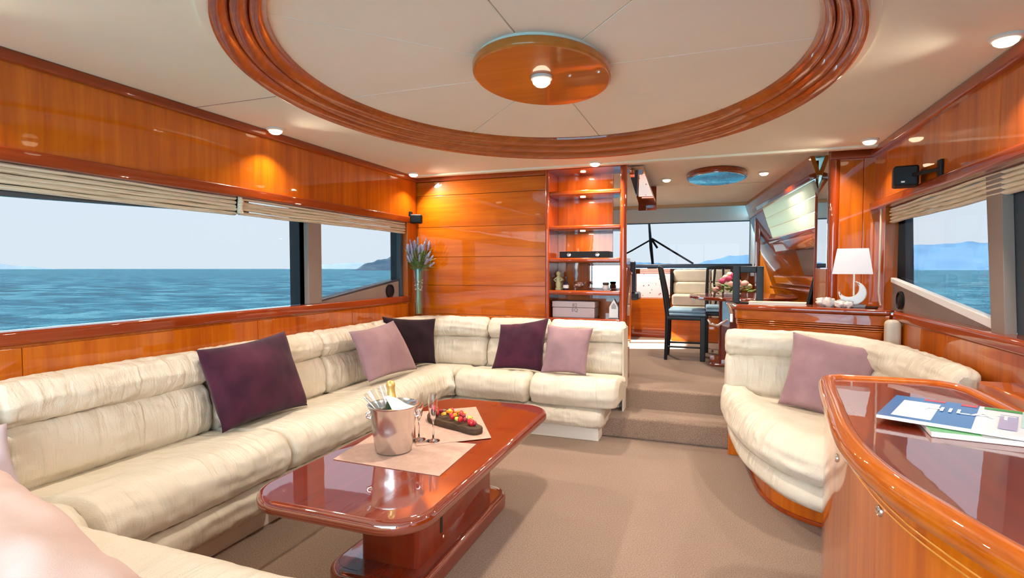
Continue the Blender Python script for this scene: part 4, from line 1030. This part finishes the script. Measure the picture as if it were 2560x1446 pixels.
# shells and corals
for k, (x, y, r, l_) in enumerate(((.765, 4.085, .034, 'leftmost white coral lump beside the lamp on the sideboard'), (.815, 4.045, .030, 'middle white coral lump in front of the lamp on the sideboard'), (.735, 4.14, .036, 'rear white coral lump standing behind the others on the sideboard'), (.858, 4.03, .026, 'rightmost white coral lump in front of the lamp foot'))):
    o = ico('coral_lump', (x, y, SZ + r * .78), r, 'shell_white', None, 3, (1.15, .9, .85), .55, k * 3.1); tag(o, l_, 'coral', 'white corals on the sideboard')
o = tube('bead_string', [(.985 + .03 * math.cos(a / 3), 4.02 + .022 * math.sin(a / 3), SZ + .006) for a in range(19)], .006, 'board_wood', None, 8, True); tag(o, 'small coiled brown strap beside the lamp on the sideboard', 'strap')

# ================================================================== DINING AREA
FZ = .302
t = thing('dining_table', (.30, 5.5, FZ), 'oval dark red wooden dining table in the raised area', 'dining table')
prism('table_top', ellipse(.30, 5.5, .47, .58, 72), .918, .950, 'table_wood', t, .012, 4)
prism('pedestal', rrect(.10, .40, 5.38, 5.62, .03, 4), FZ, .918, 'table_wood_z', t, .0, 1)
prism('base', rrect(.02, .48, 5.26, 5.74, .06, 6), FZ, FZ + .03, 'table_wood', t, .008, 2)
def dining_chair(label):
    """faces +X at the origin, back at -X"""
    t = thing('dining_chair', (0, 0, 0), label, 'chair', 'black dining chairs round the oval table')
    for sy in (-1, 1):
        box('front_leg', (.135, .185), (sy * .17 - .022, sy * .17 + .022), (0, .43), 'black_wood', t, .008, 2)
        tube('back_leg', [(-.185, sy * .17, 0), (-.175, sy * .17, .25), (-.172, sy * .17, .44), (-.205, sy * .17, .66), (-.255, sy * .165, .91)], [.016, .019, .021, .018, .014], 'black_wood', t, 10)
    for sy in (-.085, 0, .085): tube('back_slat', [(-.175, sy, .44), (-.19, sy * .8, .58), (-.215, sy * 1.15, .74), (-.252, sy, .90)], .012, 'black_wood', t, 8)
    tube('top_rail', [(-.255, -.165, .905), (-.265, 0, .915), (-.255, .165, .905)], .016, 'black_wood', t, 10)
    box('seat_frame', (-.18, .19), (-.19, .19), (.395, .435), 'black_wood', t, .008, 2)
    box('seat_pad', (-.165, .185), (-.18, .18), (.436, .466), 'seat_blue', t, .012, 3); box('seat_pad', (-.165, .185), (-.18, .18), (.467, .50), 'seat_blue', t, .014, 3)
    for sy in (-.17, .17): tube('side_stretcher', [(-.18, sy, .13), (.155, sy, .13)], .009, 'black_wood', t, 8)
    return t
dc = dining_chair('black dining chair with light blue seat pads left of the oval table')
c2 = copy_tree(dc); c2['label'] = 'black dining chair with curved slats at the right wall behind the sideboard'
c3 = copy_tree(dc); c3['label'] = 'black dining chair at the far end of the oval table behind the flowers'
dc.location = (-.20, 5.68, FZ); c2.location = (.60, 5.02, FZ); c2.rotation_euler = (0, 0, PI - .25); c3.location = (.16, 6.28, FZ); c3.rotation_euler = (0, 0, -PI / 2)
# flower arrangement on the table
t = thing('flower_arrangement', (.21, 5.28, .95), 'low arrangement of pink and cream roses with green leaves on the dining table', 'flowers')
lathe('flower_dish', [(0, 0), (.06, 0), (.075, .02), (.07, .03), (0, .03)], (.21, 5.28, .9505), 'white_ceramic', t, 24)
random.seed(21)
for k in range(26):
    a = k * 2.4; r = .15 * math.sqrt((k + .5) / 26); z = .985 + .16 * (1 - (r / .165) ** 2) + random.uniform(-.01, .015)
    p = Vector((.21 + r * math.cos(a), 5.28 + r * math.sin(a) * .8, z))
    if k % 3 != 2 or k < 5: 
        fb = ico('rose', p, .030, ['rose_pink', 'rose_cream', 'rose_magenta', 'rose_pink', 'rose_cream'][k % 5], t, 2, (1, 1, .85), .35, k)
for k in range(60):
    a = k * 2.4; r = .08 + .11 * math.sqrt((k + .5) / 60); z = .975 + .09 * (1 - (r / .2) ** 2) + random.uniform(-.015, .03)
    c = Vector((.21 + r * math.cos(a), 5.28 + r * math.sin(a) * .8, z)); d = Vector((math.cos(a), math.sin(a), .4)).normalized(); s_ = Vector((-math.sin(a), math.cos(a), 0)) * .02
    raw('leaf', [c - d * .03, c + s_ + Vector((0, 0, .006)), c + d * .04, c - s_ + Vector((0, 0, .006))], [(0, 1, 2, 3)], 'leaf_green', t, False)

# settee, console and helm in front of the windscreen
t = thing('helm_settee', (-.19, 7.15, FZ), 'cream upholstered settee in front of the windscreen', 'settee')
box('settee_base', (-.42, .35), (6.95, 7.45), (FZ, .60), 'cherry_x', t, .004)
for x0, x1 in ((-.42, .03), (.04, .35)):
    box('settee_seat', (x0, x1), (6.93, 7.30), (.60, .74), 'leather', t, .03, 4); box('settee_seat', (x0, x1), (6.95, 7.30), (.742, .88), 'leather', t, .03, 4)
    box('settee_back', (x0, x1), (7.20, 7.34), (.88, 1.03), 'leather', t, .03, 4); box('settee_back', (x0, x1), (7.24, 7.36), (1.03, 1.19), 'leather', t, .03, 4)
box('settee_edge', (-.455, -.425), (7.18, 7.40), (.88, 1.17), 'black_plastic', t, .006)
t = thing('helm_cabinet', (-.75, 7.4, FZ), 'wooden helm cabinet with reflection sparkle painted on its white front, left of the settee', 'cabinet')
box('cabinet_body', (-1.6, -.462), (7.25, 7.50), (FZ, .81), 'cherry_x', t, .004)
box('plinth_strip', (-1.6, -.462), (7.23, 7.26), (FZ, .40), 'trim_x', t, .004)
box('painted_sparkle_front', (-.90, -.465), (7.36, 7.40), (.812, 1.13), 'painted_sparkle', t, .004)
for z in (1.135, 1.158, 1.181): box('vent_slat', (-.86, -.47), (7.40, 7.46), (z, z + .018), 'rose_pink', t, .003)
t = thing('half_partition', (-.9, 6.6, FZ), 'narrow wooden half-height partition beside the stairway', 'partition')
box('partition_board', (-.985, -.872), (6.60, 6.66), (FZ, 1.13), 'cherry_z', t, .01, 3); box('partition_cap', (-.995, -.865), (6.585, 6.675), (1.13, 1.16), 'trim_y', t, .01, 3)
t = thing('pilot_chair', (-.93, 7.05, FZ), 'dark pilot chair behind the half-height partition', 'chair')
lathe('seat_column', [(.05, 0), (.05, .50)], (-1.0, 7.05, FZ), 'chrome', t, 20)
box('seat_cushion', (-1.22, -.82), (6.93, 7.22), (.80, .90), 'navy_dash', t, .03, 4); box('seat_back', (-1.22, -.86), (6.91, 6.99), (.90, 1.30), 'navy_dash', t, .03, 4)
# windscreen wiper outside
t = thing('windscreen_wiper', (-.85, 8.1, 1.25), 'dark windscreen wiper assembly with two braced arms outside the windscreen', 'wiper')
box('wiper_base', (-.83, -.69), (8.005, 8.2), (1.10, 1.24), 'dark_frame', t, .01)
tube('wiper_post', [(-.76, 8.15, 1.23), (-.79, 8.15, 1.50), (-.82, 8.15, 1.86)], [.018, .024, .016], 'rope_grey', t, 10)
tube('wiper_arm', [(-.80, 8.15, 1.62), (-1.08, 8.15, 1.46), (-1.2, 8.15, 1.40)], .012, 'rope_grey', t, 8)
tube('wiper_arm', [(-.78, 8.15, 1.64), (-.50, 8.15, 1.46), (-.20, 8.15, 1.27)], .014, 'rope_grey', t, 8)
tube('wiper_blade', [(-.79, 8.15, 1.64), (-.70, 8.15, 1.50)], .016, 'rope_grey', t, 8)
# sloping stair underside that hangs from the dining ceiling
t = thing('stair_soffit', (-.58, 5.0, 1.86), 'sloping mirrored soffit of the stairs hanging from the dining ceiling', 'stair soffit')
q0, q1 = [(-.63, 4.56, 2.012), (-.51, 4.56, 2.012)], [(-.685, 5.75, 1.865), (-.515, 5.75, 1.865)]
vs = [Vector(p) for p in (q0[0], q0[1], q1[1], q1[0])]; vs += [p + Vector((0, 0, .03)) for p in vs]
raw('soffit_board', vs, [(3, 2, 1, 0), (4, 5, 6, 7), (0, 1, 5, 4), (1, 2, 6, 5), (2, 3, 7, 6), (3, 0, 4, 7)], 'mirror', t, False)
box('soffit_end', (-.69, -.51), (5.75, 5.78), (1.80, 2.046), 'trim_x', t, .004)
for o in list(bpy.data.objects):
    if '_w' in o: del o['_w']
